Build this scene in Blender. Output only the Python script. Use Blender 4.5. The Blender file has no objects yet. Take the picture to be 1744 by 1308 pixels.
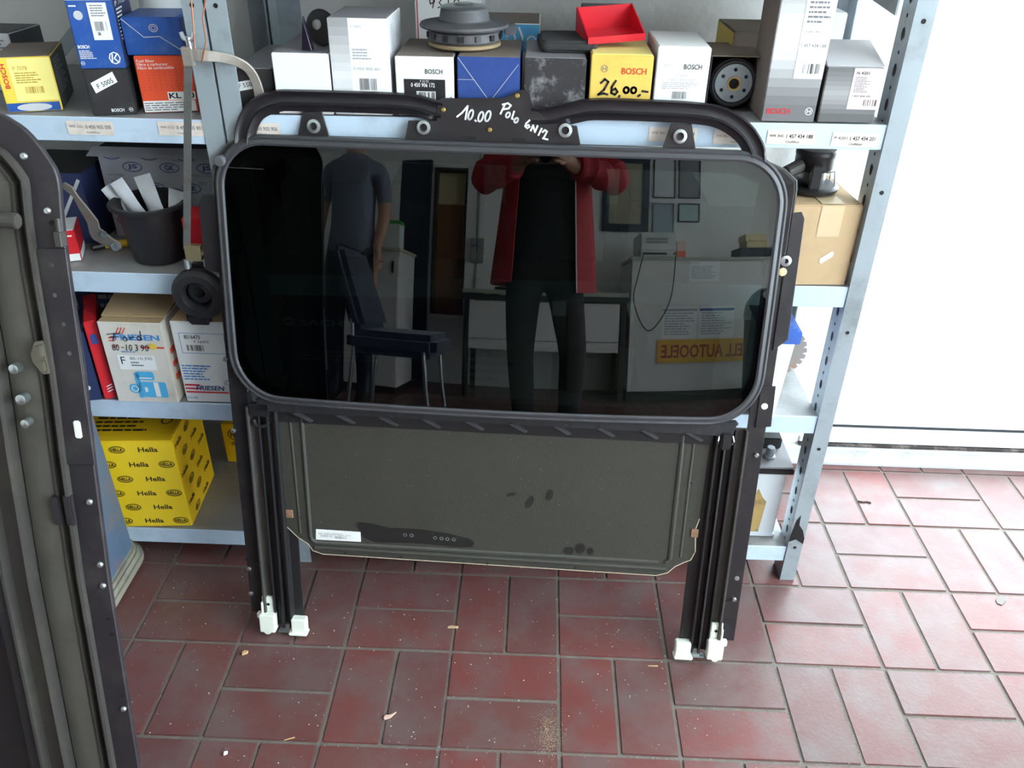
import bpy, bmesh, math, random
from mathutils import Vector, Matrix

random.seed(7)
R = math.radians
SC = bpy.context.scene
COL = SC.collection

# ------------------------------------------------------------------ camera
FPX = 1410.0
CAM_POS = Vector((-0.068, -1.243, 1.241))
CAM_ROT = (Matrix.Rotation(R(1.5), 3, 'Z') @ Matrix.Rotation(R(58.1), 3, 'X') @ Matrix.Rotation(R(1.05), 3, 'Z'))
cam_data = bpy.data.cameras.new('camera')
cam_data.sensor_width = 36.0
cam_data.lens = FPX / 1744.0 * 36.0
cam_data.clip_start = 0.01
cam = bpy.data.objects.new('camera', cam_data)
cam.matrix_world = Matrix.Translation(CAM_POS) @ CAM_ROT.to_4x4()
COL.objects.link(cam)
SC.camera = cam

# ------------------------------------------------------------------ sky, daylight, exposure
SC.view_settings.view_transform = 'Standard'
SC.view_settings.look = 'None'
SC.view_settings.gamma = 1.0
SC.view_settings.use_curve_mapping = False
SC.view_settings.exposure = 1.45
SKY_STRENGTH = 6.0
world = bpy.data.worlds.new('overcast_sky')
SC.world = world
world.use_nodes = True
bg = world.node_tree.nodes['Background']
bg.inputs['Color'].default_value = (0.82, 0.91, 1.0, 1)
bg.inputs['Strength'].default_value = SKY_STRENGTH

def portal(name, loc, rot, sx, sy):
    l = bpy.data.lights.new(name, 'AREA')
    l.shape = 'RECTANGLE'; l.size = sx; l.size_y = sy
    l.cycles.is_portal = True
    o = bpy.data.objects.new(name, l)
    o.location = loc; o.rotation_euler = rot
    COL.objects.link(o)
# room extents (metres)
WX0, WX1, WY0, WY1, WH = -2.3, 2.3, -3.6, 0.45, 2.7
WIN_X0, WIN_X1, WIN_Z0, WIN_Z1 = 0.6, 2.1, 0.068, 1.25       # glazing beside the shelves
SHOP_Y0, SHOP_Y1, SHOP_Z0, SHOP_Z1 = -3.2, 0.1, 0.2, 2.6   # shop window in the right wall
portal('window_portal', ((WIN_X0 + WIN_X1) / 2, WY1 + 0.16, (WIN_Z0 + WIN_Z1) / 2), (R(-90), 0, 0), WIN_X1 - WIN_X0, WIN_Z1 - WIN_Z0)
portal('shop_window_portal', (WX1 + 0.14, (SHOP_Y0 + SHOP_Y1) / 2, (SHOP_Z0 + SHOP_Z1) / 2), (0, R(90), 0), SHOP_Z1 - SHOP_Z0, SHOP_Y1 - SHOP_Y0)

# ------------------------------------------------------------------ surveying helpers: a sight line met with a real plane
def sight(px, py):
    return CAM_ROT @ Vector(((px - 872) / FPX, -(py - 654) / FPX, -1.0))
def on_plane(px, py, n, d):
    n = Vector(n); v = sight(px, py)
    return CAM_POS + v * ((d - n.dot(CAM_POS)) / n.dot(v))
def at_z(px, py, z): return on_plane(px, py, (0, 0, 1), z)
def at_y(px, py, y): return on_plane(px, py, (0, 1, 0), y)

# ------------------------------------------------------------------ materials
def lin(c):
    return tuple(((v / 255.0) / 12.92 if v / 255.0 <= 0.04045 else ((v / 255.0 + 0.055) / 1.055) ** 2.4) for v in c)
def M(name, rgb, rough=0.5, metal=0.0, var=0.12, scale=14.0, bump=0.0, bscale=120.0, dirt=None, dirt_amt=0.0, dirt_scale=6.0, spec=0.5, trans=0.0, sheen=0.0):
    m = bpy.data.materials.new(name); m.use_nodes = True
    nt = m.node_tree; N = nt.nodes; L = nt.links
    b = N['Principled BSDF']
    c = lin(rgb)
    tc = N.new('ShaderNodeTexCoord')
    no = N.new('ShaderNodeTexNoise'); no.inputs['Scale'].default_value = scale; no.inputs['Detail'].default_value = 5
    L.new(tc.outputs['Object'], no.inputs['Vector'])
    mx = N.new('ShaderNodeMix'); mx.data_type = 'RGBA'
    mx.inputs[6].default_value = (*[v * (1 - var) for v in c], 1)
    mx.inputs[7].default_value = (*[min(1, v * (1 + var)) for v in c], 1)
    L.new(no.outputs['Fac'], mx.inputs[0])
    out = mx.outputs[2]
    if dirt is not None:
        n2 = N.new('ShaderNodeTexNoise'); n2.inputs['Scale'].default_value = dirt_scale; n2.inputs['Detail'].default_value = 8; n2.inputs['Roughness'].default_value = 0.7
        L.new(tc.outputs['Object'], n2.inputs['Vector'])
        rp = N.new('ShaderNodeMapRange'); rp.inputs['From Min'].default_value = 0.5; rp.inputs['From Max'].default_value = 0.7
        rp.inputs['To Max'].default_value = dirt_amt
        L.new(n2.outputs['Fac'], rp.inputs['Value'])
        m2 = N.new('ShaderNodeMix'); m2.data_type = 'RGBA'
        m2.inputs[7].default_value = (*lin(dirt), 1)
        L.new(out, m2.inputs[6]); L.new(rp.outputs['Result'], m2.inputs[0])
        out = m2.outputs[2]
    L.new(out, b.inputs['Base Color'])
    b.inputs['Roughness'].default_value = rough
    b.inputs['Metallic'].default_value = metal
    b.inputs['Specular IOR Level'].default_value = spec
    if trans: b.inputs['Transmission Weight'].default_value = trans
    if sheen: b.inputs['Sheen Weight'].default_value = sheen
    if bump:
        n3 = N.new('ShaderNodeTexNoise'); n3.inputs['Scale'].default_value = bscale; n3.inputs['Detail'].default_value = 4
        L.new(tc.outputs['Object'], n3.inputs['Vector'])
        bp = N.new('ShaderNodeBump'); bp.inputs['Strength'].default_value = bump; bp.inputs['Distance'].default_value = 0.004
        L.new(n3.outputs['Fac'], bp.inputs['Height']); L.new(bp.outputs['Normal'], b.inputs['Normal'])
    return m
def stripes(name, greys, rough=0.45, axis='Z'):
    """flat printed horizontal bands, bottom to top"""
    m = bpy.data.materials.new(name); m.use_nodes = True
    N = m.node_tree.nodes; L = m.node_tree.links
    tc = N.new('ShaderNodeTexCoord'); sp = N.new('ShaderNodeSeparateXYZ'); L.new(tc.outputs['Generated'], sp.inputs[0])
    cr = N.new('ShaderNodeValToRGB'); cr.color_ramp.interpolation = 'CONSTANT'
    e = cr.color_ramp.elements
    while len(e) < len(greys): e.new(0.5)
    for i, g in enumerate(greys):
        e[i].position = i / len(greys); e[i].color = (*lin((g, g, min(255, int(g * 1.01)))), 1)
    L.new(sp.outputs[axis], cr.inputs[0]); L.new(cr.outputs[0], N['Principled BSDF'].inputs['Base Color'])
    N['Principled BSDF'].inputs['Roughness'].default_value = rough
    return m
def pane(name, tint, ior=1.5, rough=0.0):
    m = bpy.data.materials.new(name); m.use_nodes = True
    N = m.node_tree.nodes; L = m.node_tree.links
    N.remove(N['Principled BSDF'])
    t = N.new('ShaderNodeBsdfTransparent'); t.inputs[0].default_value = (*tint, 1)
    g = N.new('ShaderNodeBsdfGlossy'); g.inputs['Roughness'].default_value = rough
    f = N.new('ShaderNodeFresnel'); f.inputs[0].default_value = ior
    # the node inverts the index on the far face of the slab; undo that, as the ray is not bent here
    ge = N.new('ShaderNodeNewGeometry'); ix = N.new('ShaderNodeMapRange')
    ix.inputs['To Min'].default_value = ior; ix.inputs['To Max'].default_value = 1.0 / ior
    L.new(ge.outputs['Backfacing'], ix.inputs['Value']); L.new(ix.outputs['Result'], f.inputs[0])
    ms = N.new('ShaderNodeMixShader')
    L.new(f.outputs[0], ms.inputs[0]); L.new(t.outputs[0], ms.inputs[1]); L.new(g.outputs[0], ms.inputs[2])
    L.new(ms.outputs[0], N['Material Output'].inputs[0])
    return m

# ------------------------------------------------------------------ mesh helpers
class MB:
    def __init__(s): s.v = []; s.f = []; s.mi = []
    def add(s, vs, fs, mi=0):
        o = len(s.v); s.v += [tuple(p) for p in vs]
        for f in fs: s.f.append([i + o for i in f]); s.mi.append(mi)
        return s
    def box(s, x0, y0, z0, x1, y1, z1, mi=0):
        return s.add([(x0, y0, z0), (x1, y0, z0), (x1, y1, z0), (x0, y1, z0), (x0, y0, z1), (x1, y0, z1), (x1, y1, z1), (x0, y1, z1)],
                     [(3, 2, 1, 0), (4, 5, 6, 7), (0, 1, 5, 4), (1, 2, 6, 5), (2, 3, 7, 6), (3, 0, 4, 7)], mi)
    def prism(s, poly, a, b, axes='xyz', mi=0):
        """polygon in the first two axes, extruded along the third"""
        def P(p, w):
            d = {axes[0]: p[0], axes[1]: p[1], axes[2]: w}
            return (d['x'], d['y'], d['z'])
        n = len(poly)
        vs = [P(p, a) for p in poly] + [P(p, b) for p in poly]
        fs = [list(range(n))[::-1], list(range(n, 2 * n))] + [[i, (i + 1) % n, n + (i + 1) % n, n + i] for i in range(n)]
        return s.add(vs, fs, mi)
    def tube(s, path, r, seg=10, closed=False, mi=0, cap=True):
        P = [Vector(p) for p in path]; n = len(P)
        rr = r if isinstance(r, (list, tuple)) else [r] * n
        rings = []; up = None
        for i in range(n):
            a = P[(i - 1) % n] if (closed or i > 0) else P[0]; c = P[(i + 1) % n] if (closed or i < n - 1) else P[-1]
            t = (c - a).normalized()
            if up is None:
                up = t.orthogonal().normalized()
            else:
                up = (up - t * up.dot(t)).normalized()
            w = t.cross(up)
            rings.append([P[i] + (up * math.cos(k * 2 * math.pi / seg) + w * math.sin(k * 2 * math.pi / seg)) * rr[i] for k in range(seg)])
        vs = [p for rg in rings for p in rg]; fs = []
        for i in range(n if closed else n - 1):
            j = (i + 1) % n
            for k in range(seg):
                fs.append([i * seg + k, i * seg + (k + 1) % seg, j * seg + (k + 1) % seg, j * seg + k])
        if cap and not closed:
            fs.append(list(range(seg))[::-1]); fs.append([(n - 1) * seg + k for k in range(seg)])
        return s.add(vs, fs, mi)
    def lathe(s, prof, seg=24, c=(0, 0, 0), axis='z', mi=0):
        c = Vector(c); vs = []
        for (r, z) in prof:
            for k in range(seg):
                a = 2 * math.pi * k / seg
                p = {'z': (r * math.cos(a), r * math.sin(a), z), 'y': (r * math.cos(a), z, r * math.sin(a)), 'x': (z, r * math.cos(a), r * math.sin(a))}[axis]
                vs.append(Vector(p) + c)
        fs = []
        for i in range(len(prof) - 1):
            for k in range(seg):
                fs.append([i * seg + k, i * seg + (k + 1) % seg, (i + 1) * seg + (k + 1) % seg, (i + 1) * seg + k])
        fs.append(list(range(seg))[::-1]); fs.append([(len(prof) - 1) * seg + k for k in range(seg)])
        return s.add(vs, fs, mi)
    def sweep(s, path, prof, closed=False, mi=0):
        """sweep profile [(across, out)] along an xy path; 'across' points to the right of travel, 'out' is +z"""
        P = [Vector((p[0], p[1])) for p in path]; n = len(P); k = len(prof); vs = []
        for i in range(n):
            a = P[(i - 1) % n] if (closed or i > 0) else P[0]; c = P[(i + 1) % n] if (closed or i < n - 1) else P[-1]
            t = (c - a).normalized(); w = Vector((t.y, -t.x))
            for (q, z) in prof: vs.append((P[i].x + w.x * q, P[i].y + w.y * q, z))
        fs = []
        for i in range(n if closed else n - 1):
            j = (i + 1) % n
            for m in range(k):
                fs.append([i * k + m, i * k + (m + 1) % k, j * k + (m + 1) % k, j * k + m])
        if not closed:
            fs.append(list(range(k))[::-1]); fs.append([(n - 1) * k + m for m in range(k)])
        return s.add(vs, fs, mi)
    def build(s, name, mats, parent=None, bevel=0.0, seg=2, smooth=False, mat=None, subsurf=0):
        me = bpy.data.meshes.new(name)
        me.from_pydata(s.v, [], s.f)
        if not isinstance(mats, (list, tuple)): mats = [mats]
        for m in mats: me.materials.append(m)
        for p, i in zip(me.polygons, s.mi): p.material_index = i
        bm = bmesh.new(); bm.from_mesh(me)
        bmesh.ops.recalc_face_normals(bm, faces=bm.faces)
        if bevel:
            ed = [e for e in bm.edges if len(e.link_faces) == 2 and e.calc_face_angle(0) > R(28)]
            bmesh.ops.bevel(bm, geom=ed, offset=bevel, segments=seg, affect='EDGES', clamp_overlap=True)
        if smooth:
            for f in bm.faces: f.smooth = True
            for e in bm.edges:
                if len(e.link_faces) == 2 and e.calc_face_angle(0) > R(38): e.smooth = False
        bm.to_mesh(me); bm.free()
        o = bpy.data.objects.new(name, me); COL.objects.link(o)
        if parent is not None: o.parent = parent
        if mat is not None: o.matrix_world = mat
        return o

def tag(o, label, cat, group=None):
    o['label'] = label; o['category'] = cat
    if group: o['group'] = group
    return o
def struct(o):
    o['kind'] = 'structure'; return o
def empty(name, mat):
    o = bpy.data.objects.new(name, None); COL.objects.link(o)
    o.empty_display_size = 0.05; o.matrix_world = mat
    return o
def link_copy(src, parent, loc=None, rot=None):
    c = src.copy(); COL.objects.link(c); c.parent = parent
    if loc is not None: c.location = loc
    if rot is not None: c.rotation_euler = rot
    return c
def rrect(x0, y0, x1, y1, r, seg=8):
    """rounded rectangle, r = one radius or (bl, br, tr, tl)"""
    if not isinstance(r, (list, tuple)): r = (r,) * 4
    pts = []
    for (cx, cy, a0, q) in ((x0 + r[0], y0 + r[0], 180, r[0]), (x1 - r[1], y0 + r[1], 270, r[1]), (x1 - r[2], y1 - r[2], 0, r[2]), (x0 + r[3], y1 - r[3], 90, r[3])):
        for i in range(seg + 1):
            a = R(a0 + 90 * i / seg); pts.append((cx + q * math.cos(a), cy + q * math.sin(a)))
    return pts
def circle(cx, cy, r, n=16, ry=None):
    return [(cx + r * math.cos(2 * math.pi * i / n), cy + (ry or r) * math.sin(2 * math.pi * i / n)) for i in range(n)]

# ------------------------------------------------------------------ print: flat lettering, strokes, bars
_txt = {}
def text2d(s, bold=0.0):
    k = (s, bold)
    if k not in _txt:
        c = bpy.data.curves.new('t', 'FONT'); c.body = s; c.resolution_u = 2; c.offset = bold
        o = bpy.data.objects.new('t', c)
        me = bpy.data.meshes.new_from_object(o)
        vs = [(v.co.x, v.co.y) for v in me.vertices]; fs = [list(p.vertices) for p in me.polygons]
        bpy.data.objects.remove(o); bpy.data.curves.remove(c); bpy.data.meshes.remove(me)
        x0 = min(v[0] for v in vs); x1 = max(v[0] for v in vs); y0 = min(v[1] for v in vs); y1 = max(v[1] for v in vs)
        _txt[k] = ([((v[0] - x0) / (x1 - x0), (v[1] - y0) / (y1 - y0)) for v in vs], fs, (x1 - x0) / (y1 - y0))
    return _txt[k]
class Ink:
    """2-D print gathered in face coordinates (metres), then laid on a face"""
    def __init__(s): s.v = []; s.f = []
    def _add(s, vs, fs):
        o = len(s.v); s.v += vs; s.f += [[i + o for i in f] for f in fs]; return s
    def text(s, t, x0, y0, x1, y1, bold=0.0, rot=0, skew=0.0, fit=True):
        vs, fs, asp = text2d(t, bold)
        W, H = (x1 - x0, y1 - y0) if rot not in (90, 270) else (y1 - y0, x1 - x0)
        if not fit: W = min(W, H * asp)
        q = [((a * W + skew * b * H), b * H) for a, b in vs]
        if rot == 90: q = [(H - b, a) for a, b in q]
        elif rot == 180: q = [(W - a, H - b) for a, b in q]
        elif rot == 270: q = [(b, W - a) for a, b in q]
        elif rot:
            c, d = math.cos(R(rot)), math.sin(R(rot)); q = [(a * c - b * d, a * d + b * c) for a, b in q]
        return s._add([(x0 + a, y0 + b) for a, b in q], fs)
    def rect(s, x0, y0, x1, y1, rot=0):
        q = [(x0, y0), (x1, y0), (x1, y1), (x0, y1)]
        if rot:
            cx, cy = (x0 + x1) / 2, (y0 + y1) / 2; c, d = math.cos(R(rot)), math.sin(R(rot))
            q = [(cx + (a - cx) * c - (b - cy) * d, cy + (a - cx) * d + (b - cy) * c) for a, b in q]
        return s._add(q, [(0, 1, 2, 3)])
    def poly(s, pts): return s._add(list(pts), [tuple(range(len(pts)))])
    def ring(s, cx, cy, rx, ry, w, n=24):
        a = circle(cx, cy, rx, n, ry); b = circle(cx, cy, rx - w, n, ry - w)
        return s._add(a + b, [(i, (i + 1) % n, n + (i + 1) % n, n + i) for i in range(n)])
    def lines(s, x0, y0, x1, y1, n, thick=0.45):
        h = (y1 - y0) / n
        for i in range(n):
            y = y1 - (i + 1) * h + h * 0.25; x = x0; e = x0 + (x1 - x0) * random.uniform(0.6, 1.0)
            while x < e:
                w = min(random.uniform(0.08, 0.22) * (x1 - x0), e - x)
                s.rect(x, y, x + w, y + h * thick); x += w + 0.025 * (x1 - x0)
        return s
    def bars(s, x0, y0, x1, y1, n=22):
        w = (x1 - x0) / n
        for i in range(n):
            if random.random() < 0.85: s.rect(x0 + i * w, y0, x0 + (i + random.choice((0.3, 0.5, 0.7))) * w, y1)
        return s
    def stroke(s, pts, w):
        P = [Vector(p) for p in pts]
        for a, b in zip(P, P[1:]):
            if (b - a).length < 1e-6: continue
            t = (b - a).normalized(); m = Vector((-t.y, t.x)) * w / 2; e = t * w * 0.35
            q = [a - e - m, b + e - m, b + e + m, a - e + m]
            s._add([tuple(v) for v in q], [(0, 1, 2, 3)])
        return s
    def build(s, name, mat, parent, fn):
        me = bpy.data.meshes.new(name); me.from_pydata([fn(a, b) for a, b in s.v], [], s.f)
        me.materials.append(mat); me.update()
        o = bpy.data.objects.new(name, me); COL.objects.link(o); o.parent = parent
        return o

# ------------------------------------------------------------------ shared materials
K = {}
K['steel'] = M('blue_grey_shelf_paint', (196, 214, 232), 0.42, 0.0, 0.06, 9, dirt=(140, 142, 146), dirt_amt=0.4, dirt_scale=7)
K['galv'] = M('grey_post_paint', (158, 168, 174), 0.4, 0.15, 0.08, 12, dirt=(96, 96, 92), dirt_amt=0.45, dirt_scale=9)
K['hole'] = M('dark_hole', (22, 20, 22), 0.8)
K['wall'] = M('grey_white_plaster', (224, 222, 219), 0.9, 0, 0.05, 3, bump=0.5, bscale=45, dirt=(196, 191, 186), dirt_amt=0.35, dirt_scale=2.5)
K['white'] = M('white_card', (238, 238, 236), 0.6, 0, 0.03)
K['paper'] = M('label_paper', (226, 214, 205), 0.7, 0, 0.05, dirt=(196, 176, 160), dirt_amt=0.5, dirt_scale=60)
K['ink'] = M('black_ink', (28, 26, 30), 0.6)
K['greyink'] = M('grey_ink', (120, 118, 122), 0.6)
K['paleink'] = M('pale_grey_ink', (176, 174, 180), 0.6)
K['whiteink'] = M('white_ink', (240, 240, 240), 0.6)
K['redink'] = M('red_ink', (214, 42, 52), 0.6)
K['blueink'] = M('blue_ink', (60, 140, 210), 0.6)
K['black'] = M('black_plastic', (30, 29, 31), 0.42, 0, 0.15, 20)
K['rubber'] = M('black_rubber', (36, 35, 38), 0.55, 0, 0.12, 30, bump=0.15, bscale=200)
K['frame'] = M('black_painted_steel', (43, 40, 43), 0.4, 0.2, 0.15, 12, dirt=(78, 72, 68), dirt_amt=0.4, dirt_scale=18)
K['framelite'] = M('dusty_black_channel', (66, 63, 60), 0.55, 0.1, 0.2, 10, dirt=(92, 88, 78), dirt_amt=0.6, dirt_scale=8)
K['zinc'] = M('zinc_plated_steel', (190, 196, 198), 0.3, 0.9, 0.1, 40)
K['whiteplastic'] = M('white_nylon', (240, 243, 232), 0.4, 0, 0.03)
K['card'] = M('brown_cardboard', (186, 158, 122), 0.8, 0, 0.06, 8, dirt=(160, 134, 104), dirt_amt=0.4, dirt_scale=10)
K['carddark'] = M('aged_cardboard', (120, 106, 92), 0.85, 0, 0.1, 8)
K['tape'] = M('clear_tape', (206, 184, 150), 0.18, 0, 0.04)

# ================================================================== THE SETTING
def tile_material():
    m = bpy.data.materials.new('red_clay_tile'); m.use_nodes = True
    N = m.node_tree.nodes; L = m.node_tree.links; b = N['Principled BSDF']
    oi = N.new('ShaderNodeObjectInfo'); geo = N.new('ShaderNodeNewGeometry')
    cr = N.new('ShaderNodeValToRGB'); e = cr.color_ramp.elements
    e[0].color = (*lin((98, 64, 62)), 1); e[1].color = (*lin((114, 62, 59)), 1)
    x = e.new(0.5); x.color = (*lin((106, 66, 63)), 1)
    L.new(oi.outputs['Random'], cr.inputs[0])
    n1 = N.new('ShaderNodeTexNoise'); n1.inputs['Scale'].default_value = 9; n1.inputs['Detail'].default_value = 7; n1.inputs['Roughness'].default_value = 0.65
    L.new(geo.outputs['Position'], n1.inputs['Vector'])
    rp = N.new('ShaderNodeMapRange'); rp.inputs['From Min'].default_value = 0.42; rp.inputs['From Max'].default_value = 0.72; rp.inputs['To Max'].default_value = 0.85
    L.new(n1.outputs['Fac'], rp.inputs['Value'])
    mx = N.new('ShaderNodeMix'); mx.data_type = 'RGBA'; mx.inputs[7].default_value = (*lin((104, 93, 91)), 1)
    L.new(rp.outputs['Result'], mx.inputs[0]); L.new(cr.outputs[0], mx.inputs[6])
    L.new(mx.outputs[2], b.inputs['Base Color'])
    b.inputs['Specular IOR Level'].default_value = 0.44
    n2 = N.new('ShaderNodeTexNoise'); n2.inputs['Scale'].default_value = 22; n2.inputs['Detail'].default_value = 6
    L.new(geo.outputs['Position'], n2.inputs['Vector'])
    r2 = N.new('ShaderNodeMapRange'); r2.inputs['To Min'].default_value = 0.26; r2.inputs['To Max'].default_value = 0.5
    L.new(n2.outputs['Fac'], r2.inputs['Value']); L.new(r2.outputs['Result'], b.inputs['Roughness'])
    n3 = N.new('ShaderNodeTexNoise'); n3.inputs['Scale'].default_value = 140
    L.new(geo.outputs['Position'], n3.inputs['Vector'])
    bp = N.new('ShaderNodeBump'); bp.inputs['Strength'].default_value = 0.12; bp.inputs['Distance'].default_value = 0.002
    L.new(n3.outputs['Fac'], bp.inputs['Height']); L.new(bp.outputs['Normal'], b.inputs['Normal'])
    return m
TILE = tile_material()
GROUT = M('dark_cement_grout', (112, 104, 97), 0.9, 0, 0.2, 60, bump=0.4, bscale=200)
B = 0.2
fl = MB().box(WX0, WY0, -0.06, WX1, WY1, -0.0025).build('floor', GROUT); struct(fl)
th = MB().box(-0.0972, -0.0472, -0.012, 0.0972, 0.0472, 0).build('tile', TILE, fl, bevel=0.0016, seg=2)
tv = MB().box(-0.0472, -0.0972, -0.012, 0.0472, 0.0972, 0).build('tile', TILE, fl, bevel=0.0016, seg=2)
tile_proto = {True: th, False: tv}; tile_used = {True: False, False: False}
far = MB()
for c in range(-8, 17):
    for r in range(-3, 19):
        x0 = (c - 4) * B; y1 = -r * B
        horiz = (c + r) % 2 == 0
        for k in (0, 1):
            if horiz: cx, cy, hx, hy = x0 + 0.1, y1 - 0.05 - 0.1 * k, 0.0972, 0.0472
            else: cx, cy, hx, hy = x0 + 0.05 + 0.1 * k, y1 - 0.1, 0.0472, 0.0972
            if cx - hx > WX1 or cx + hx < WX0 or cy - hy > WY1 or cy + hy < WY0: continue
            near = -4 <= c - 4 + 0 and -1 <= c <= 12 and -2 <= r <= 4
            if near:
                p = tile_proto[horiz]
                if not tile_used[horiz]: o = p; tile_used[horiz] = True
                else: o = link_copy(p, fl)
                o.location = (cx + random.uniform(-0.0006, 0.0006), cy + random.uniform(-0.0006, 0.0006), random.uniform(-0.0006, 0.0004))
                o.rotation_euler = (random.uniform(-0.003, 0.003), random.uniform(-0.003, 0.003), random.uniform(-0.004, 0.004))
            else:
                ax, bx, ay, by = max(cx - hx, WX0), min(cx + hx, WX1), max(cy - hy, WY0), min(cy + hy, WY1)
                if bx - ax > 0.01 and by - ay > 0.01: far.box(ax, ay, -0.012, bx, by, 0)
fo = far.build('tile_field', TILE, fl); fo['kind'] = 'stuff'

OUT = M('pale_outdoor_paving', (214, 214, 210), 0.9, 0, 0.05, 2)
struct(MB().box(-14, -16, -0.25, 16, 16, -0.07).build('ground_outside', OUT))
T = 0.16
wb = MB()
wb.box(WX0 - T, WY1, -0.06, WIN_X0, WY1 + T, WH)
wb.box(WIN_X0, WY1, -0.06, WIN_X1, WY1 + T, 0.045)
wb.box(WIN_X0, WY1, WIN_Z1, WIN_X1, WY1 + T, WH)
wb.box(WIN_X1, WY1, -0.06, WX1 + T, WY1 + T, WH)
struct(wb.build('wall_back', K['wall']))
wr = MB()
wr.box(WX1, WY0, -0.06, WX1 + T, SHOP_Y0, WH).box(WX1, SHOP_Y1, -0.06, WX1 + T, WY1, WH)
wr.box(WX1, SHOP_Y0, -0.06, WX1 + T, SHOP_Y1, SHOP_Z0).box(WX1, SHOP_Y0, SHOP_Z1, WX1 + T, SHOP_Y1, WH)
struct(wr.build('wall_right', K['wall']))
struct(MB().box(WX0 - T, WY0, -0.06, WX0, WY1, WH).build('wall_left', K['wall']))
# wall behind the photographer, with an opening to another room
DX0, DX1, DZ0, DZ1 = -1.04, -0.75, 0.57, 1.75
wf = MB()
wf.box(WX0 - T, WY0 - T, -0.06, DX0, WY0, WH).box(DX1, WY0 - T, -0.06, WX1 + T, WY0, WH)
wf.box(DX0, WY0 - T, -0.06, DX1, WY0, DZ0).box(DX0, WY0 - T, DZ1, DX1, WY0, WH)
struct(wf.build('wall_front', K['wall']))
struct(MB().box(WX0 - T, WY0 - T, WH, WX1 + T, WY1 + T, WH + 0.12).build('ceiling', M('white_ceiling', (240, 239, 235), 0.9)))

GLASS = pane('clear_glass', (0.93, 0.96, 0.95), 1.45)
WFRAME = M('white_window_frame', (232, 234, 236), 0.4)
w1 = struct(empty('window_1', Matrix.Translation((WIN_X0, WY1 + 0.05, WIN_Z0))))
ww, wh = WIN_X1 - WIN_X0, WIN_Z1 - WIN_Z0
MB().box(0, -0.012, 0.0, ww, 0.05, 0.006).build('rubber_gasket', K['rubber'], w1)
MB().box(-0.0, -0.055, -0.0185, ww, 0.08, -0.001).build('window_sill', WFRAME, w1, bevel=0.002)
MB().box(0, -0.012, 0.006, ww, 0.05, 0.03).box(0, -0.012, wh - 0.05, ww, 0.05, wh).box(0, -0.012, 0.03, 0.04, 0.05, wh - 0.05).box(ww - 0.04, -0.012, 0.03, ww, 0.05, wh - 0.05).build('window_frame', WFRAME, w1, bevel=0.002)
MB().box(0.04, 0.016, 0.03, ww - 0.04, 0.022, wh - 0.05).build('pane', GLASS, w1)
w2 = struct(empty('window_2', Matrix.Translation((WX1 + 0.06, SHOP_Y0, SHOP_Z0))))
sy, sh = SHOP_Y1 - SHOP_Y0, SHOP_Z1 - SHOP_Z0
fr2 = MB().box(-0.02, 0, 0, 0.04, sy, 0.05).box(-0.02, 0, sh - 0.05, 0.04, sy, sh)
for k in range(4): fr2.box(-0.02, k * (sy - 0.05) / 3, 0.05, 0.04, k * (sy - 0.05) / 3 + 0.05, sh - 0.05)
fr2.build('window_frame', WFRAME, w2, bevel=0.002)
for k in range(3):
    a = k * (sy - 0.05) / 3 + 0.05; b_ = (k + 1) * (sy - 0.05) / 3
    MB().box(0.004, a, 0.05, 0.01, b_, sh - 0.05).build('pane', GLASS, w2)
# coved skirting below the glazing and along the wall
CURB = M('glazed_grey_skirting', (188, 190, 194), 0.28, 0, 0.06, 8, dirt=(120, 104, 98), dirt_amt=0.5, dirt_scale=14)
cove = [(WY1 - 0.030, 0.0), (WY1 - 0.029, 0.005), (WY1 - 0.024, 0.009), (WY1 - 0.018, 0.018), (WY1 - 0.014, 0.033), (WY1 - 0.012, 0.039), (WY1 - 0.008, 0.042), (WY1, 0.042), (WY1, 0.0)]
struct(MB().prism(cove, 0.34, WX1, 'yzx').build('baseboard_back', CURB, smooth=True))
struct(MB().box(WIN_X0, WY1 - 0.012, 0.0425, WX1, WY1 - 0.001, 0.0485).build('trim_1', M('dirty_joint_strip', (58, 50, 48), 0.8, dirt=(150, 140, 132), dirt_amt=0.9, dirt_scale=18)))

# ================================================================== SHELVING
def post(parent, x, y, zt, lean=0.0, side=1, back=False, w=0.046, dp=None):
    dp = dp or w
    """angle-section upright: a front flange and a side flange running back (or forward for rear posts)"""
    g = MB(); s = -1 if back else 1
    t = 0.0022
    def P(a, b, z): return (x + a * side - lean * z, y + s * b, z)
    def plate(a0, b0, a1, b1):
        vs = [P(a0, b0, 0), P(a1, b0, 0), P(a1, b1, 0), P(a0, b1, 0), P(a0, b0, zt), P(a1, b0, zt), P(a1, b1, zt), P(a0, b1, zt)]
        g.add(vs, [(3, 2, 1, 0), (4, 5, 6, 7), (0, 1, 5, 4), (1, 2, 6, 5), (2, 3, 7, 6), (3, 0, 4, 7)])
    plate(0, 0, w, t); plate(0, t, t, dp)
    o = g.build('post', K['galv'], parent)
    h = MB(); z = 0.045; k = 0
    while z < zt - 0.03:
        # slots on the side flange, teardrop pairs, seen from inside the bay
        for sd in (-0.0004,):
            yc = 0.024; r = 0.0055 if k % 2 else 0.003; ry = r * (1.7 if k % 2 else 1.0)
            pts = circle(0, 0, r, 10, ry)
            vs = [P(sd, yc + a, z + b) for a, b in pts]; h.add(vs, [tuple(range(10))])
        z += 0.0245; k += 1
    z = 0.09
    while z < zt - 0.03:
        pts = circle(0, 0, 0.0035, 10)
        vs = [P(w * 0.5 + a, -0.0004, z + b) for a, b in pts]; h.add(vs, [tuple(range(10))])
        z += 0.245
    h.build('slot_holes', K['hole'], o)['kind'] = 'stuff'
    return o
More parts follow.
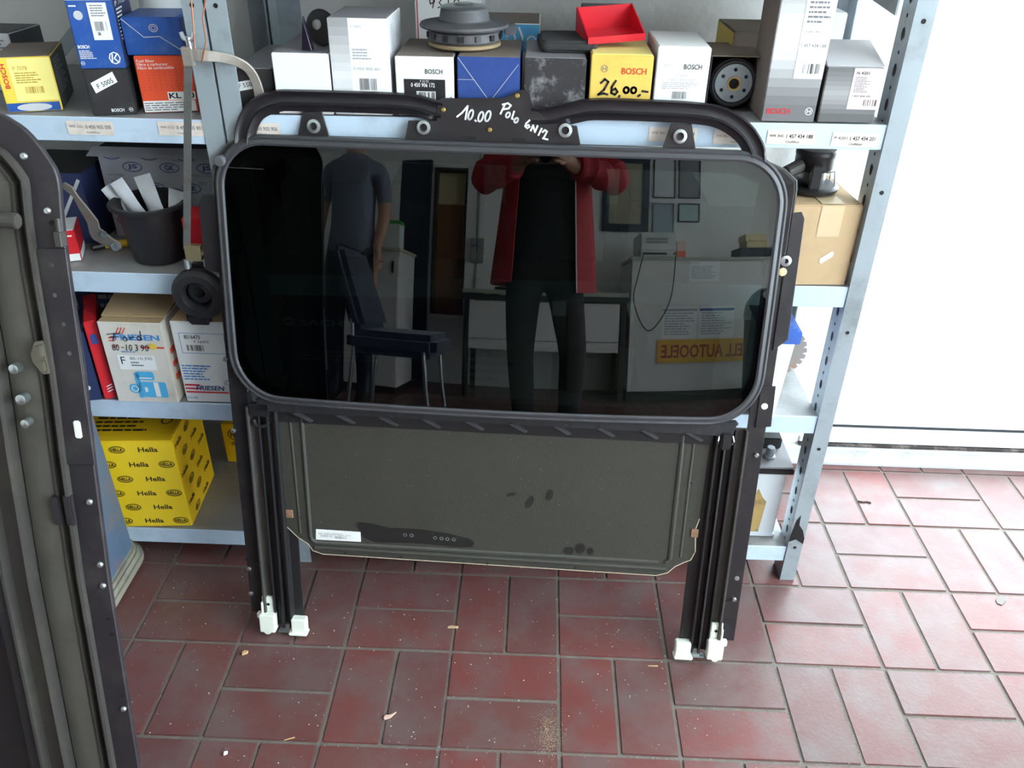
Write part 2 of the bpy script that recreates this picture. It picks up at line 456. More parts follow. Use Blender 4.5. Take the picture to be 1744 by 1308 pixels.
SHELF_TOP = M('dusty_shelf_top', (150, 150, 150), 0.6, 0.15, 0.1, 9, dirt=(112, 106, 100), dirt_amt=0.6, dirt_scale=9)
def board(parent, x0, x1, zl, zr, y0=0.02, y1=0.40, lip=0.037):
    """tray shelf, slightly out of level: folded front lip, top sheet, back lip"""
    g = MB(); t = 0.0018
    def slab(ya, yb, da, db, mi=0):
        vs = [(x0, ya, zl + da), (x1, ya, zr + da), (x1, yb, zr + da), (x0, yb, zl + da), (x0, ya, zl + db), (x1, ya, zr + db), (x1, yb, zr + db), (x0, yb, zl + db)]
        g.add(vs, [(3, 2, 1, 0), (4, 5, 6, 7), (0, 1, 5, 4), (1, 2, 6, 5), (2, 3, 7, 6), (3, 0, 4, 7)], mi)
    slab(y0, y0 + t, -lip, 0, 0); slab(y0 + t, y1, -t, 0, 1); slab(y1 - t, y1, -lip, -t, 0); slab(y0 + t, y0 + 0.014, -lip, -lip + t, 0)
    return g.build('shelf_board', [K['steel'], SHELF_TOP], parent, bevel=0.0008, seg=1)
def zmain(x): return 0.9188 + 0.0086 * (x + 0.54)
PX = 0.487
su = empty('shelf_unit', Matrix.Identity(4))
tag(su, 'grey steel shelf unit behind the leaning black sunroof frame', 'shelf', 'steel shelf units')
su_l = empty('shelf_unit', Matrix.Identity(4))
tag(su_l, 'grey steel shelf unit on the left holding the yellow carton', 'shelf', 'steel shelf units')
del su['group'], su_l['group']
post(su, 0.461, 0.018, 1.95, 0.0135, 1, w=0.029, dp=0.05)
post(su, -0.545, 0.018, 1.95, 0.0, -1 * -1, w=0.03)
post(su, 0.505, 0.405, 1.95, 0.02, -1, back=True)
post(su, -0.56, 0.405, 1.95, 0.0, 1, back=True)
MAIN = [board(su, -0.54, 0.4605 - 0.0135 * 0.92, 0.9185, 0.927), board(su, -0.54, 0.4605 - 0.0135 * 0.66, 0.655, 0.663), board(su, -0.54, 0.4605 - 0.0135 * 0.4, 0.396, 0.405), board(su, -0.54, 0.459, 0.079, 0.088), board(su, -0.54, 0.4605 - 0.0135 * 1.2, 1.215, 1.225)]
post(su_l, -0.549, 0.018, 1.95, 0.0, -1, w=0.03)
post(su_l, -0.565, 0.405, 1.95, 0.0, -1, back=True)
post(su_l, -1.50, 0.018, 1.95, 0.0, 1)
LEFT = [board(su_l, -1.50, -0.55, 0.909, 0.909), board(su_l, -1.50, -0.55, 0.650, 0.650), board(su_l, -1.50, -0.55, 0.390, 0.390), board(su_l, -1.50, -0.55, 0.076, 0.076), board(su_l, -1.50, -0.55, 1.23, 1.23)]
# flat diagonal brace at the back of the left bay
MB().prism([(-0.70, 1.2), (-0.665, 1.2), (-1.05, 0.86), (-1.085, 0.86)], 0.404, 0.407, 'xzy').build('cross_brace', K['galv'], su_l)
MB().prism([(-1.10, 1.2), (-1.065, 1.2), (-0.72, 0.86), (-0.755, 0.86)], 0.408, 0.411, 'xzy').build('cross_brace', K['galv'], su_l)
# a dark patch of old paint near the foot of the right front post
bl = MB(); 
for pts in ([(0.0, 0.12), (0.008, 0.16), (0.018, 0.175), (0.020, 0.15), (0.036, 0.135), (0.046, 0.115), (0.046, 0.10), (0.02, 0.112), (0.0, 0.105)],):
    bl.add([(0.461 + a * 0.63 - 0.0135 * z, 0.0174, z) for a, z in pts], [tuple(range(len(pts)))])
bl.build('paint_stain', K['hole'], su)
MB().prism([(0.03, 1.075), (0.36, 1.10), (0.36, 1.2), (0.03, 1.2)], 0.424, 0.427, 'yzx').build('gusset_plate', K['galv'], su)
bolt = MB().tube([(-0.553, 0.016, 0.852), (-0.556, -0.004, 0.853)], 0.008, 12).build('bolt', M('dull_bolt', (112, 114, 116), 0.5, 0.3), su, bevel=0.001)

# price labels on the front lip of the top shelf
def lip_label(brd, px0, px1, py, txt, small, right=False):
    a = at_y(px0, py, 0.02); b = at_y(px1, py, 0.02)
    x0, x1, z = a.x, b.x, (a.z + b.z) / 2; h = 0.0105
    f = lambda u, v: (u, 0.0192, v)
    f2 = lambda u, v: (u, 0.0189, v)
    w = x1 - x0
    Ink().rect(x0, z - h, x1, z + h).build('price_label', K['paper'], brd, f)
    I = Ink().text(txt, x0 + w * 0.40, z - 0.001, x1 - w * 0.05, z + 0.005, 0.01)
    I.text(small, x0 + w * 0.05, z + 0.0002, x0 + w * 0.34, z + 0.0042)
    I.text('Oelfilter', x0 + w * 0.4, z - 0.008, x0 + w * 0.7, z - 0.0045)
    I.build('lettering', K['greyink'] if not right else K['ink'], brd, f2)
lip_label(LEFT[0], 115, 194, 218, '0 450 905 005', 'WK 532')
lip_label(LEFT[0], 270, 349, 219.5, '0 450 905 901', 'WK 512')
lip_label(MAIN[0], 398, 477, 221, '0 450 905 906', 'WK 613')
lip_label(MAIN[0], 1105, 1187, 229, '1 457 434 184', 'WK 841')
lip_label(MAIN[0], 1215, 1290, 234, '1 457 434 185', 'WK 853')
lip_label(MAIN[0], 1306, 1388, 234, '1 457 434 188', 'WK 845', True)
lip_label(MAIN[0], 1416, 1494, 238, '1 457 434 201', 'P 4201', True)

# ================================================================== LEANING SUNROOF ASSEMBLY
TAU, PSI = R(11.5), R(-1.6)
def lean_frame(o, tau, psi):
    ex = Vector((math.cos(psi), math.sin(psi), 0)); hy = Vector((-math.sin(psi), math.cos(psi), 0))
    ey = hy * math.sin(tau) + Vector((0, 0, math.cos(tau))); n = ex.cross(ey)
    return Matrix(((ex.x, ey.x, n.x, o[0]), (ex.y, ey.y, n.y, o[1]), (ex.z, ey.z, n.z, o[2]), (0, 0, 0, 1)))
SM = lean_frame((-0.13, -0.172, 0.0), TAU, PSI)
def uv(px, py, off=0.0, mat=None):
    mat = mat or SM
    n = Vector((mat[0][2], mat[1][2], mat[2][2])); o = mat.translation
    p = mat.inverted() @ on_plane(px, py, n, n.dot(o) + off)
    return (p.x, p.y)
sr = empty('sunroof_assembly', SM)
tag(sr, 'black sunroof assembly with dark glass leaning against the shelf, marked 10.00', 'sunroof')
for s in (-1, 1):
    # guide rail section, outside to inside (mirrored for the right side)
    fl_p = [(-0.453, 0.036), (-0.424, 0.036), (-0.424, 0.86), (-0.446, 0.86), (-0.455, 0.62)]
    MB().prism([(s * -a * -1 if False else s * a, v) for a, v in fl_p], 0.0, 0.003).build('side_flange', K['frame'], sr, bevel=0.0006, seg=1)
    chan = [(-0.424, 0.0), (-0.424, 0.017), (-0.420, 0.017), (-0.418, 0.005), (-0.405, 0.004), (-0.405, 0.0)]
    MB().prism([(s * a, z) for a, z in chan], 0.02, 0.462, 'xzy').build('rail_channel', K['framelite'], sr, bevel=0.0006, seg=1)
    trk = [(-0.405, 0.0), (-0.405, 0.015), (-0.4025, 0.015), (-0.4015, 0.004), (-0.391, 0.003), (-0.390, 0.017), (-0.3865, 0.018), (-0.3855, 0.004), (-0.378, 0.003), (-0.377, 0.015), (-0.373, 0.015), (-0.370, 0.004), (-0.353, 0.003), (-0.353, 0.0)]
    MB().prism([(s * a, z) for a, z in trk], 0.013, 0.462, 'xzy').build('guide_rail', K['black'], sr, bevel=0.0005, seg=1)
    # nylon end fittings that stand on the floor
    ec = MB().box(s * -0.431, 0.008, 0.005, s * -0.402, 0.046, 0.026).box(s * -0.428, 0.046, 0.005, s * -0.406, 0.078, 0.012).box(s * -0.438, 0.032, 0.007, s * -0.431, 0.044, 0.017).box(s * -0.428, 0.046, 0.012, s * -0.424, 0.07, 0.02)
    ec.lathe([(0.007, -0.002), (0.008, 0.002), (0.008, 0.016), (0.007, 0.02)], 14, (s * -0.418, 0.009, 0.004))
    e = ec.build('end_cap', K['whiteplastic'], sr, bevel=0.0015)
    MB().lathe([(0.003, 0.0), (0.003, 0.0006)], 10, (s * -0.416, 0.062, 0.0122)).build('screw_hole', K['hole'], e)
    MB().box(s * -0.373, 0.003, 0.003, s * -0.345, 0.036, 0.02).box(s * -0.378, 0.002, 0.003, s * -0.343, 0.008, 0.024).build('end_block', K['whiteplastic'], sr, bevel=0.0018)
    MB().box(s * -0.392, 0.002, 0.002, s * -0.379, 0.02, 0.012).box(s * -0.400, 0.002, 0.003, s * -0.376, 0.006, 0.016).build('cable_guide', K['zinc'], sr, bevel=0.001)
# outer flange details
MB().prism([(0.446, 0.60), (0.468, 0.62), (0.4655, 0.812), (0.460, 0.822), (0.446, 0.82)], 0.003, 0.006).build('side_bracket', K['frame'], sr, bevel=0.0008, seg=1)
MB().prism([(-0.446, 0.69), (-0.474, 0.695), (-0.474, 0.80), (-0.466, 0.815), (-0.446, 0.815)], 0.003, 0.006).build('side_bracket', K['frame'], sr, bevel=0.0008, seg=1)
MB().prism([(0.436, 0.465), (0.462, 0.468), (0.460, 0.54), (0.436, 0.538)], 0.003, 0.0055).build('side_bracket', K['frame'], sr, bevel=0.0008, seg=1)
MB().prism([(0.424, 0.085), (0.452, 0.088), (0.451, 0.125), (0.424, 0.122)], 0.003, 0.005).build('side_bracket', K['frame'], sr, bevel=0.0006, seg=1)
MB().prism([(-0.424, 0.105), (-0.451, 0.108), (-0.451, 0.15), (-0.424, 0.147)], 0.003, 0.005).build('side_bracket', K['frame'], sr, bevel=0.0006, seg=1)
PEACH = M('tan_hole_view', (232, 196, 150), 0.6)  # colour of the cardboard box as seen through a flange hole
def disc(px, py, r, h, mat, name, off=0.003, ring=None):
    u, v = uv(px, py, off)
    g = MB()
    if ring: g.lathe([(ring, off - 0.001), (ring, off + h), (r, off + h * 0.8), (r, off - 0.001)], 18, (u, v, 0))
    else: g.lathe([(r, off - 0.001), (r, off + h * 0.6), (r * 0.7, off + h)], 14, (u, v, 0))
    return g.build(name, mat, sr, smooth=True)
disc(1338, 444, 0.0085, 0.004, K['zinc'], 'bushing', 0.006, 0.004)
disc(1333, 463, 0.0065, 0.0012, PEACH, 'plug_or_hole_disc', 0.006)  # no cap here: solid tan disc added in place of an open hole
disc(1302, 692, 0.0055, 0.0012, K['whiteplastic'], 'plug_or_hole_disc', 0.0055)
for (px, py) in ((1288, 775), (1250, 1020), (425, 968), (398, 733), (386, 652), (384, 612), (428, 1010)): disc(px, py, 0.0042, 0.004, K['zinc'], 'rivet')
disc(1255, 985, 0.0045, 0.0008, K['zinc'], 'rivet')
for (px, py) in ((421, 952), (1254, 722), (1252, 748), (1249, 774)): disc(px, py, 0.0035, 0.0008, K['hole'] if px < 900 else K['framelite'], 'dimple')

# front frame strip with its chamfered corners
ffp = [(-0.448, 0.72), (-0.448, 0.835), (-0.440, 0.868), (-0.420, 0.893), (-0.385, 0.9075), (-0.30, 0.909), (0.30, 0.909), (0.362, 0.908), (0.426, 0.884), (0.446, 0.868), (0.448, 0.855), (0.448, 0.72)]
MB().sweep(ffp, [(0, -0.004), (0, 0.004), (0.004, 0.005), (0.034, 0.001), (0.034, -0.004)]).build('front_frame', K['frame'], sr, bevel=0.0006, seg=1)
MB().sweep(ffp, [(-0.0008, 0.003), (-0.0008, 0.0052), (0.0016, 0.0058), (0.0016, 0.003)]).build('frame_edge', K['framelite'], sr)
# gutter humps
gut = [(-0.0155, 0.0), (-0.0155, 0.009), (-0.0125, 0.013), (-0.0095, 0.009), (-0.004, 0.0075), (0.002, 0.0085), (0.0055, 0.0125), (0.0085, 0.0085), (0.0155, 0.006), (0.0155, 0.0)]
def smooth_path(p, n=6):
    out = []
    for i in range(len(p) - 1):
        p0 = Vector(p[max(i - 1, 0)]); p1 = Vector(p[i]); p2 = Vector(p[i + 1]); p3 = Vector(p[min(i + 2, len(p) - 1)])
        for k in range(n):
            t = k / n
            q = 0.5 * ((2 * p1) + (-p0 + p2) * t + (2 * p0 - 5 * p1 + 4 * p2 - p3) * t * t + (-p0 + 3 * p1 - 3 * p2 + p3) * t ** 3)
            out.append(tuple(q))
    out.append(tuple(p[-1])); return out
GUT = M('black_gutter_plastic', (34, 32, 36), 0.3, 0, 0.1, 30)
for pth in ([(-0.392, 0.893), (-0.387, 0.917), (-0.370, 0.943), (-0.338, 0.957), (-0.30, 0.9595), (-0.16, 0.9595), (-0.125, 0.957), (-0.10, 0.951), (-0.088, 0.949)],
            [(0.046, 0.945), (0.075, 0.946), (0.11, 0.955), (0.14, 0.9605), (0.20, 0.961), (0.28, 0.9595), (0.322, 0.954), (0.356, 0.936), (0.376, 0.912), (0.381, 0.893)]):
    MB().sweep(smooth_path(pth), gut).build('gutter', GUT, sr, smooth=True)
# bracket plate with the handwritten price
plate = [(-0.145, 0.900), (0.122, 0.904), (0.114, 0.936), (0.088, 0.938), (0.066, 0.944), (0.054, 0.954), (0.046, 0.968), (0.042, 0.980), (0.034, 0.985), (0.026, 0.983), (0.004, 0.972), (-0.088, 0.969), (-0.094, 0.966), (-0.096, 0.937), (-0.138, 0.936)]
MB().prism(plate, 0.006, 0.009).build('bracket_plate', K['frame'], sr, bevel=0.0007, seg=1)
for t in (-0.284, 0.267):
    MB().prism([(t - 0.026, 0.903), (t + 0.026, 0.903), (t + 0.015, 0.944), (t - 0.015, 0.944)], 0.003, 0.006).build('mounting_tab', K['frame'], sr, bevel=0.0007, seg=1)
for px, py, o in ((535, 215, 0.006), (722, 217, 0.009), (963, 222, 0.009), (1158, 232, 0.006)):
    disc(px, py, 0.0102, 0.0045, K['zinc'], 'bushing', o, 0.0058)
BRASS = M('yellow_zinc_screw', (176, 150, 92), 0.35, 0.8)
for px, py in ((755, 187), (834, 221), (881, 163)): disc(px, py, 0.0035, 0.003, BRASS, 'screw', 0.009)
for (a, b) in (((790, 232), (811, 238)), ((872, 235), (894, 241))):
    p = uv(*a, 0.0092); q = uv(*b, 0.0092)
    MB().box(p[0], q[1], 0.0088, q[0], p[1], 0.0093).build('slot', K['hole'], sr)
def Z2(x, y): return uv(400 + x * 0.2523, y * 0.2523, 0.0095)
def Z3(x, y): return uv(800 + x * 0.2523, y * 0.2523, 0.0095)
def loop(f, cx, cy, rx, ry, tilt=0, n=12):
    out = []
    for i in range(n + 1):
        a = 2 * math.pi * i / n; x, y = rx * math.cos(a), ry * math.sin(a); c, s = math.cos(R(tilt)), math.sin(R(tilt))
        out.append(f(cx + x * c - y * s, cy + x * s + y * c))
    return out
W = 0.0026
hw = Ink()
hw.stroke([Z2(1500, 788), Z2(1535, 760), Z2(1572, 715), Z2(1556, 805)], W)
hw.stroke(loop(Z2, 1592, 775, 14, 34, 18), W); hw.stroke([Z2(1622, 812), Z2(1628, 818)], W)
hw.stroke(loop(Z2, 1660, 788, 15, 34, 18), W); hw.stroke(loop(Z2, 1708, 784, 16, 36, 18), W)
hw.stroke([Z3(238, 705), Z3(208, 768)], W); hw.stroke([Z3(222, 706), Z3(258, 697), Z3(278, 712), Z3(262, 732), Z3(226, 738)], W)
hw.stroke(loop(Z3, 258, 776, 12, 18, 30), W); hw.stroke([Z3(300, 752), Z3(284, 800), Z3(292, 804)], W); hw.stroke(loop(Z3, 314, 812, 11, 17, 30), W)
hw.stroke([Z3(404, 812), Z3(382, 832), Z3(374, 852), Z3(388, 866), Z3(404, 856), Z3(398, 844), Z3(380, 848)], W)
hw.stroke([Z3(412, 882), Z3(428, 846), Z3(440, 892), Z3(458, 850)], W); hw.stroke([Z3(464, 912), Z3(486, 868)], W)
hw.stroke([Z3(492, 892), Z3(508, 878), Z3(522, 888), Z3(502, 926), Z3(494, 934), Z3(526, 942)], W)
hw.build('handwriting', K['whiteink'], sr, lambda a, b: (a, b, 0.0095))

# --- tinted, crowned glass in its tilted position
GRX, GRY, GH, GVC, GT = 4.0, 5.0, 0.040, 0.68, math.tan(R(2.0))
def gz(u, v): return GH + (GVC - v) * GT - u * u / (2 * GRX) - (v - GVC) ** 2 / (2 * GRY)
def resample(poly, step):
    out = []; n = len(poly)
    for i in range(n):
        a = Vector(poly[i]); b = Vector(poly[(i + 1) % n]); k = max(1, int(round((b - a).length / step)))
        for j in range(k): out.append(tuple(a.lerp(b, j / k)))
    return out
g_out = resample(rrect(-0.432, 0.485, 0.4255, 0.897, (0.075, 0.075, 0.07, 0.07), 10), 0.012)
g = MB(); n = len(g_out); NR = 26; cx, cy = 0.0, 0.69
for side in (0, 1):
    vs = [(cx, cy, gz(cx, cy) - 0.004 * side)]
    for k in range(1, NR + 1):
        for (a, b) in g_out:
            u = cx + (a - cx) * k / NR; v = cy + (b - cy) * k / NR; vs.append((u, v, gz(u, v) - 0.004 * side))
    fs = [(0, 1 + i, 1 + (i + 1) % n) for i in range(n)]
    for k in range(NR - 1):
        for i in range(n): fs.append((1 + k * n + i, 1 + (k + 1) * n + i, 1 + (k + 1) * n + (i + 1) % n, 1 + k * n + (i + 1) % n))
    g.add(vs, fs)
SMOKE = pane('smoked_glass', (0.20, 0.24, 0.22), 1.68)
gl = g.build('glass_panel', SMOKE, sr)
for p in gl.data.polygons: p.use_smooth = True
def edge_sweep(outline, prof, zf, name, mat):
    h = MB(); P = [Vector(p) for p in outline]; n = len(P); k = len(prof); vs = []
    for i in range(n):
        t = (P[(i + 1) % n] - P[i - 1]).normalized(); w = Vector((t.y, -t.x))
        for (q, z) in prof: vs.append((P[i].x + w.x * q, P[i].y + w.y * q, zf(P[i].x, P[i].y) + z))
    fs = [[i * k + m, i * k + (m + 1) % k, ((i + 1) % n) * k + (m + 1) % k, ((i + 1) % n) * k + m] for i in range(n) for m in range(k)]
    h.add(vs, fs); return h.build(name, mat, sr, smooth=True)
SEAL = M('grey_black_rubber_seal', (62, 62, 66), 0.38, 0, 0.1, 40)
edge_sweep(g_out, [(-0.004, 0.001), (-0.001, 0.0028), (0.003, 0.002), (0.005, 0.0005), (0.008, 0.0016), (0.0115, -0.002), (0.012, -0.014), (-0.001, -0.014), (-0.001, -0.005), (-0.004, -0.0045)], gz, 'glass_seal', SEAL)
edge_sweep(g_out, [(0.0, -0.006), (0.0, -0.03), (-0.006, -0.03), (-0.006, -0.006)], gz, 'glass_carrier', K['black'])
# --- rear seal strip with slanting ribs
MB().prism([(-0.405, 0.456), (0.398, 0.452), (0.404, 0.478), (-0.404, 0.480)], 0.006, 0.018).build('rear_strip', K['rubber'], sr, bevel=0.0015)
MB().prism([(-0.385, 0.434), (0.366, 0.431), (0.372, 0.457), (-0.39, 0.459)], 0.004, 0.009).build('rear_strip', K['black'], sr, bevel=0.001)
for k in range(10):
    u0 = -0.345 + k * 0.0735
    MB().add([(u0, 0.456, 0.009), (u0 + 0.030, 0.437, 0.009), (u0 + 0.036, 0.440, 0.009), (u0 + 0.009, 0.457, 0.009), (u0 + 0.002, 0.456, 0.020), (u0 + 0.031, 0.4378, 0.013), (u0 + 0.035, 0.440, 0.013), (u0 + 0.009, 0.4567, 0.020)],
             [(3, 2, 1, 0), (4, 5, 6, 7), (0, 1, 5, 4), (1, 2, 6, 5), (2, 3, 7, 6), (3, 0, 4, 7)]).build('rib', SEAL, sr)
# --- sunshade panel
PANEL = M('olive_grey_shade_panel', (55, 53, 46), 0.75, 0, 0.1, 7, bump=0.25, bscale=500, dirt=(46, 44, 40), dirt_amt=0.3, dirt_scale=11)
PEDGE = M('pale_cut_edge', (196, 184, 158), 0.8)
pan = [(-0.374, 0.446), (-0.371, 0.262), (-0.376, 0.252), (-0.372, 0.228), (-0.352, 0.206), (-0.334, 0.194), (-0.326, 0.180), (-0.308, 0.174), (0.298, 0.169), (0.318, 0.176), (0.330, 0.190), (0.346, 0.200), (0.356, 0.205), (0.362, 0.222), (0.358, 0.268), (0.3625, 0.288), (0.366, 0.446)]
MB().prism(pan, 0.0035, 0.0065).build('shade_panel', PANEL, sr, bevel=0.0008, seg=1)
MB().tube([(a, b, 0.0052) for a, b in pan[1:-1]], 0.0015, 6).build('panel_edge', PEDGE, sr, smooth=True)
BEAD = M('panel_pressed_bead', (64, 63, 58), 0.5, 0, 0.08, 12)
for pth, r in (([(-0.331, 0.446), (-0.329, 0.21), (-0.326, 0.202), (-0.318, 0.1975), (0.30, 0.1965)], 0.0042), ([(-0.322, 0.188), (0.315, 0.184)], 0.0046), ([(0.319, 0.446), (0.319, 0.205), (0.312, 0.198)], 0.0046), ([(0.338, 0.446), (0.337, 0.21)], 0.0028), ([(-0.352, 0.446), (-0.347, 0.215)], 0.0028)):
    MB().tube([(a, b, 0.0052) for a, b in pth], r, 8).build('pressed_bead', BEAD, sr, smooth=True)
p = uv(538, 901, 0.007); q = uv(615, 923, 0.007)
st = Ink().poly([uv(538, 901, .007), uv(614, 906, .007), uv(615, 923, .007), uv(538, 919, .007)]).build('sticker', K['white'], sr, lambda a, b: (a, b, 0.0069))
Ink().bars(p[0] + 0.006, q[1] + 0.006, p[0] + 0.03, p[1] - 0.011, 16).bars(p[0] + 0.034, q[1] + 0.004, p[0] + 0.056, p[1] - 0.012, 14).lines(p[0] + 0.004, p[1] - 0.011, q[0] - 0.008, p[1] - 0.006, 2).build('sticker_print', K['paleink'], st, lambda a, b: (a, b, 0.0072))
STAIN = M('oily_stain', (28, 27, 25), 0.55, 0, 0.15, 40)
def blob(pts): return [uv(a, b, 0.0068) for a, b in pts]
Ink().poly(blob([(606, 892), (612, 889), (640, 893), (664, 900), (676, 899), (720, 902), (770, 910), (800, 918), (808, 924), (804, 932), (780, 932), (720, 926), (676, 924), (640, 924), (620, 916), (612, 905)])).build('stain', STAIN, sr, lambda a, b: (a, b, 0.0068))
for (cx_, cy_, rx_, ry_, t_) in ((871, 842, 9, 3, -12), (902, 855, 6, 12, 30), (936, 843, 6, 10, 20), (968, 938, 9, 7, 0), (988, 934, 9, 9, 0), (1005, 939, 6, 6, 0)):
    pts = []
    for i in range(12):
        a = 2 * math.pi * i / 12; x, y = rx_ * math.cos(a), ry_ * math.sin(a); c, s = math.cos(R(t_)), math.sin(R(t_))
        pts.append(uv(cx_ + x * c - y * s, cy_ + x * s + y * c, 0.0068))
    Ink().poly(pts).build('stain', STAIN, sr, lambda a, b: (a, b, 0.0068))
dots = Ink()
for (a, b) in ((690, 911), (701, 912), (741, 916), (752, 917), (762, 918), (773, 919)):
    u, v = uv(a, b, 0.007); dots.ring(u, v, 0.0036, 0.0036, 0.0014, 10)
dots.build('embossed_marks', K['greyink'], sr, lambda a, b: (a, b, 0.0071))
sk = Ink(); rs = random.Random(5)
for i in range(170):
    a, b = rs.uniform(-0.36, 0.35), rs.uniform(0.19, 0.43); r_ = rs.choice((0.0004, 0.0005, 0.0008)); sk.rect(a, b, a + r_, b + r_ * rs.uniform(1, 2.5), rs.uniform(0, 90))
sk.build('dust_specks', K['greyink'], sr, lambda a, b: (a, b, 0.0069))['kind'] = 'stuff'
CLIP = M('brown_clip', (142, 110, 88), 0.5)
for (px, py) in ((493, 875), (1183, 908)):
    u, v = uv(px, py, 0.007); MB().box(u - 0.0065, v - 0.008, 0.0055, u + 0.0065, v + 0.008, 0.0085).box(u - 0.003, v - 0.001, 0.0085, u + 0.003, v + 0.001, 0.0105).build('clip', CLIP, sr, bevel=0.0008, seg=1)
for (px, py) in ((588, 942), (682, 949), (830, 960), (980, 967), (1078, 969), (500, 789), (511, 881), (1177, 823), (1163, 917)):
    u, v = uv(px, py, 0.0066); MB().lathe([(0.0022, 0.0062), (0.0022, 0.0069)], 8, (u, v, 0)).build('pin_hole', K['hole'], sr)
# rollers that run in the tracks
u, v = uv(444, 712, 0.015)
rl = MB().tube([(u - 0.013, v - 0.004, 0.014), (u - 0.010, v - 0.012, 0.015), (u, v - 0.016, 0.016), (u + 0.010, v - 0.012, 0.015), (u + 0.013, v - 0.004, 0.014)], 0.0035, 8).box(u - 0.018, v + 0.004, 0.006, u + 0.014, v + 0.026, 0.018)
rl.build('slide_shoe', K['black'], sr, smooth=True)
u, v = uv(1236, 750, 0.015)
MB().box(u - 0.009, v - 0.016, 0.008, u + 0.009, v + 0.016, 0.022).build('slide_shoe', K['black'], sr, bevel=0.003)
for s in (-1, 1): MB().tube([(u + s * 0.011, v + 0.008, 0.014), (u + s * 0.013, v, 0.018), (u + s * 0.011, v - 0.008, 0.014)], 0.0015, 6).build('spring_clip', K['zinc'], sr)

# ================================================================== SECOND SUNROOF, NEAR LEFT
SM2 = lean_frame((-0.585, -0.605, 0.0), R(12.4), R(-1.6))
def uv2(px, py, off=0.0): return uv(px, py, off, SM2)
s2 = empty('sunroof_assembly', SM2)
tag(s2, 'black riveted sunroof frame with dusty channels, cut by the left edge', 'sunroof')
def px_path(pts, off=0.0): return [uv2(a, b, off) for a, b in pts]
oe = px_path([(238, 1308), (187, 988), (161, 783), (144, 631), (121, 480), (108, 381), (103, 320), (97, 293), (86, 273), (66, 245), (43, 220), (20, 204), (0, 194)])
# continue the outline outside the picture: down to the floor, and across the top
u_b = oe[0][0] - 0.002
top = oe[-1]
oe = [(u_b, 0.002)] + oe + [(top[0] - 0.03, top[1] + 0.006), (top[0] - 0.08, top[1] + 0.008), (-0.5, top[1] + 0.008), (-0.76, top[1] + 0.008), (-0.82, top[1] - 0.02), (-0.845, top[1] - 0.08), (-0.85, 0.9), (-0.86, 0.002)]
_a = oe[:3]; oe = _a + smooth_path(oe[3:18], 5) + oe[18:]
FR2 = M('near_frame_black_steel', (50, 46, 50), 0.45, 0.2, 0.2, 10, dirt=(86, 80, 76), dirt_amt=0.5, dirt_scale=14)
DUST = M('dusty_olive_channel', (84, 81, 74), 0.65, 0.1, 0.22, 9, dirt=(60, 56, 50), dirt_amt=0.6, dirt_scale=10)
# travel runs up the right side and then left, so "across" (right of travel) points outwards: use negative values
MB().sweep(oe, [(0, -0.004), (0, 0.001), (-0.001, 0.003), (-0.031, 0.003), (-0.031, -0.004)]).build('outer_flange', FR2, s2)
MB().sweep(oe, [(-0.031, -0.006), (-0.031, 0.011), (-0.035, 0.012), (-0.036, -0.002), (-0.047, -0.003), (-0.048, 0.005), (-0.051, 0.005), (-0.052, -0.006)]).build('inner_channel', K['framelite'], s2)
MB().sweep(oe, [(-0.052, -0.006), (-0.052, 0.000), (-0.056, 0.003), (-0.074, 0.004), (-0.084, 0.003), (-0.090, 0.001), (-0.090, -0.006)]).build('guide_channel', DUST, s2, smooth=True)
MB().sweep(oe, [(-0.092, -0.006), (-0.092, 0.016), (-0.096, 0.018), (-0.100, 0.005), (-0.124, 0.004), (-0.128, 0.015), (-0.132, 0.015), (-0.133, -0.006)]).build('guide_rail', K['framelite'], s2)
MB().sweep(oe, [(-0.133, -0.006), (-0.133, 0.008), (-0.150, 0.009), (-0.150, -0.006)]).build('glass_seal', K['rubber'], s2)
inner = [(u_b - 0.14, 0.05), (0.02 - 0.155, 0.80), (0.02 - 0.160, 0.9), (-0.20, 0.93), (-0.70, 0.93), (-0.72, 0.9), (-0.73, 0.05)]
MB().prism(inner, -0.004, 0.0).build('glass_panel', K['black'], s2)
for (px, py) in ((40, 266), (80, 359), (89, 451), (95, 502), (110, 552), (120, 601), (170, 962), (152, 855), (175, 998), (210, 1208)):
    u, v = uv2(px, py, 0.004)
    MB().lathe([(0.0042, 0.002), (0.004, 0.0045), (0.0026, 0.006)], 14, (u, v, 0)).build('rivet', K['zinc'], s2, smooth=True)
for (px, py) in ((87, 380), (189, 1081), (184, 1055), (208, 1186)):
    u, v = uv2(px, py, 0.004); MB().lathe([(0.0028, 0.002), (0.0028, 0.0034)], 10, (u, v, 0)).build('pin_hole', K['hole'], s2)
for (px, py, r) in ((23, 629, 0.0058), (35, 681, 0.0062), (42, 722, 0.005)):
    u, v = uv2(px, py, 0.018); MB().lathe([(r, 0.008), (r, 0.0185), (r * 0.7, 0.0195)], 14, (u, v, 0)).build('rivet', K['zinc'], s2, smooth=True)
u, v = uv2(133, 731, 0.006)
MB().box(u - 0.004, v - 0.011, 0.002, u + 0.004, v + 0.011, 0.009).build('clip', K['whiteplastic'], s2, bevel=0.0015)
u, v = uv2(72, 610, 0.014)
lt = MB().prism([(u - 0.013, v + 0.004), (u - 0.006, v + 0.019), (u + 0.004, v + 0.021), (u + 0.006, v - 0.018), (u - 0.002, v - 0.02), (u - 0.012, v - 0.006)], 0.012, 0.015)
lt.box(u - 0.002, v - 0.014, 0.015, u + 0.004, v - 0.003, 0.021).box(u - 0.002, v + 0.003, 0.015, u + 0.004, v + 0.016, 0.021)
lt.build('latch_plate', M('tarnished_zinc', (132, 126, 112), 0.4, 0.7, 0.2, 40), s2, bevel=0.001)
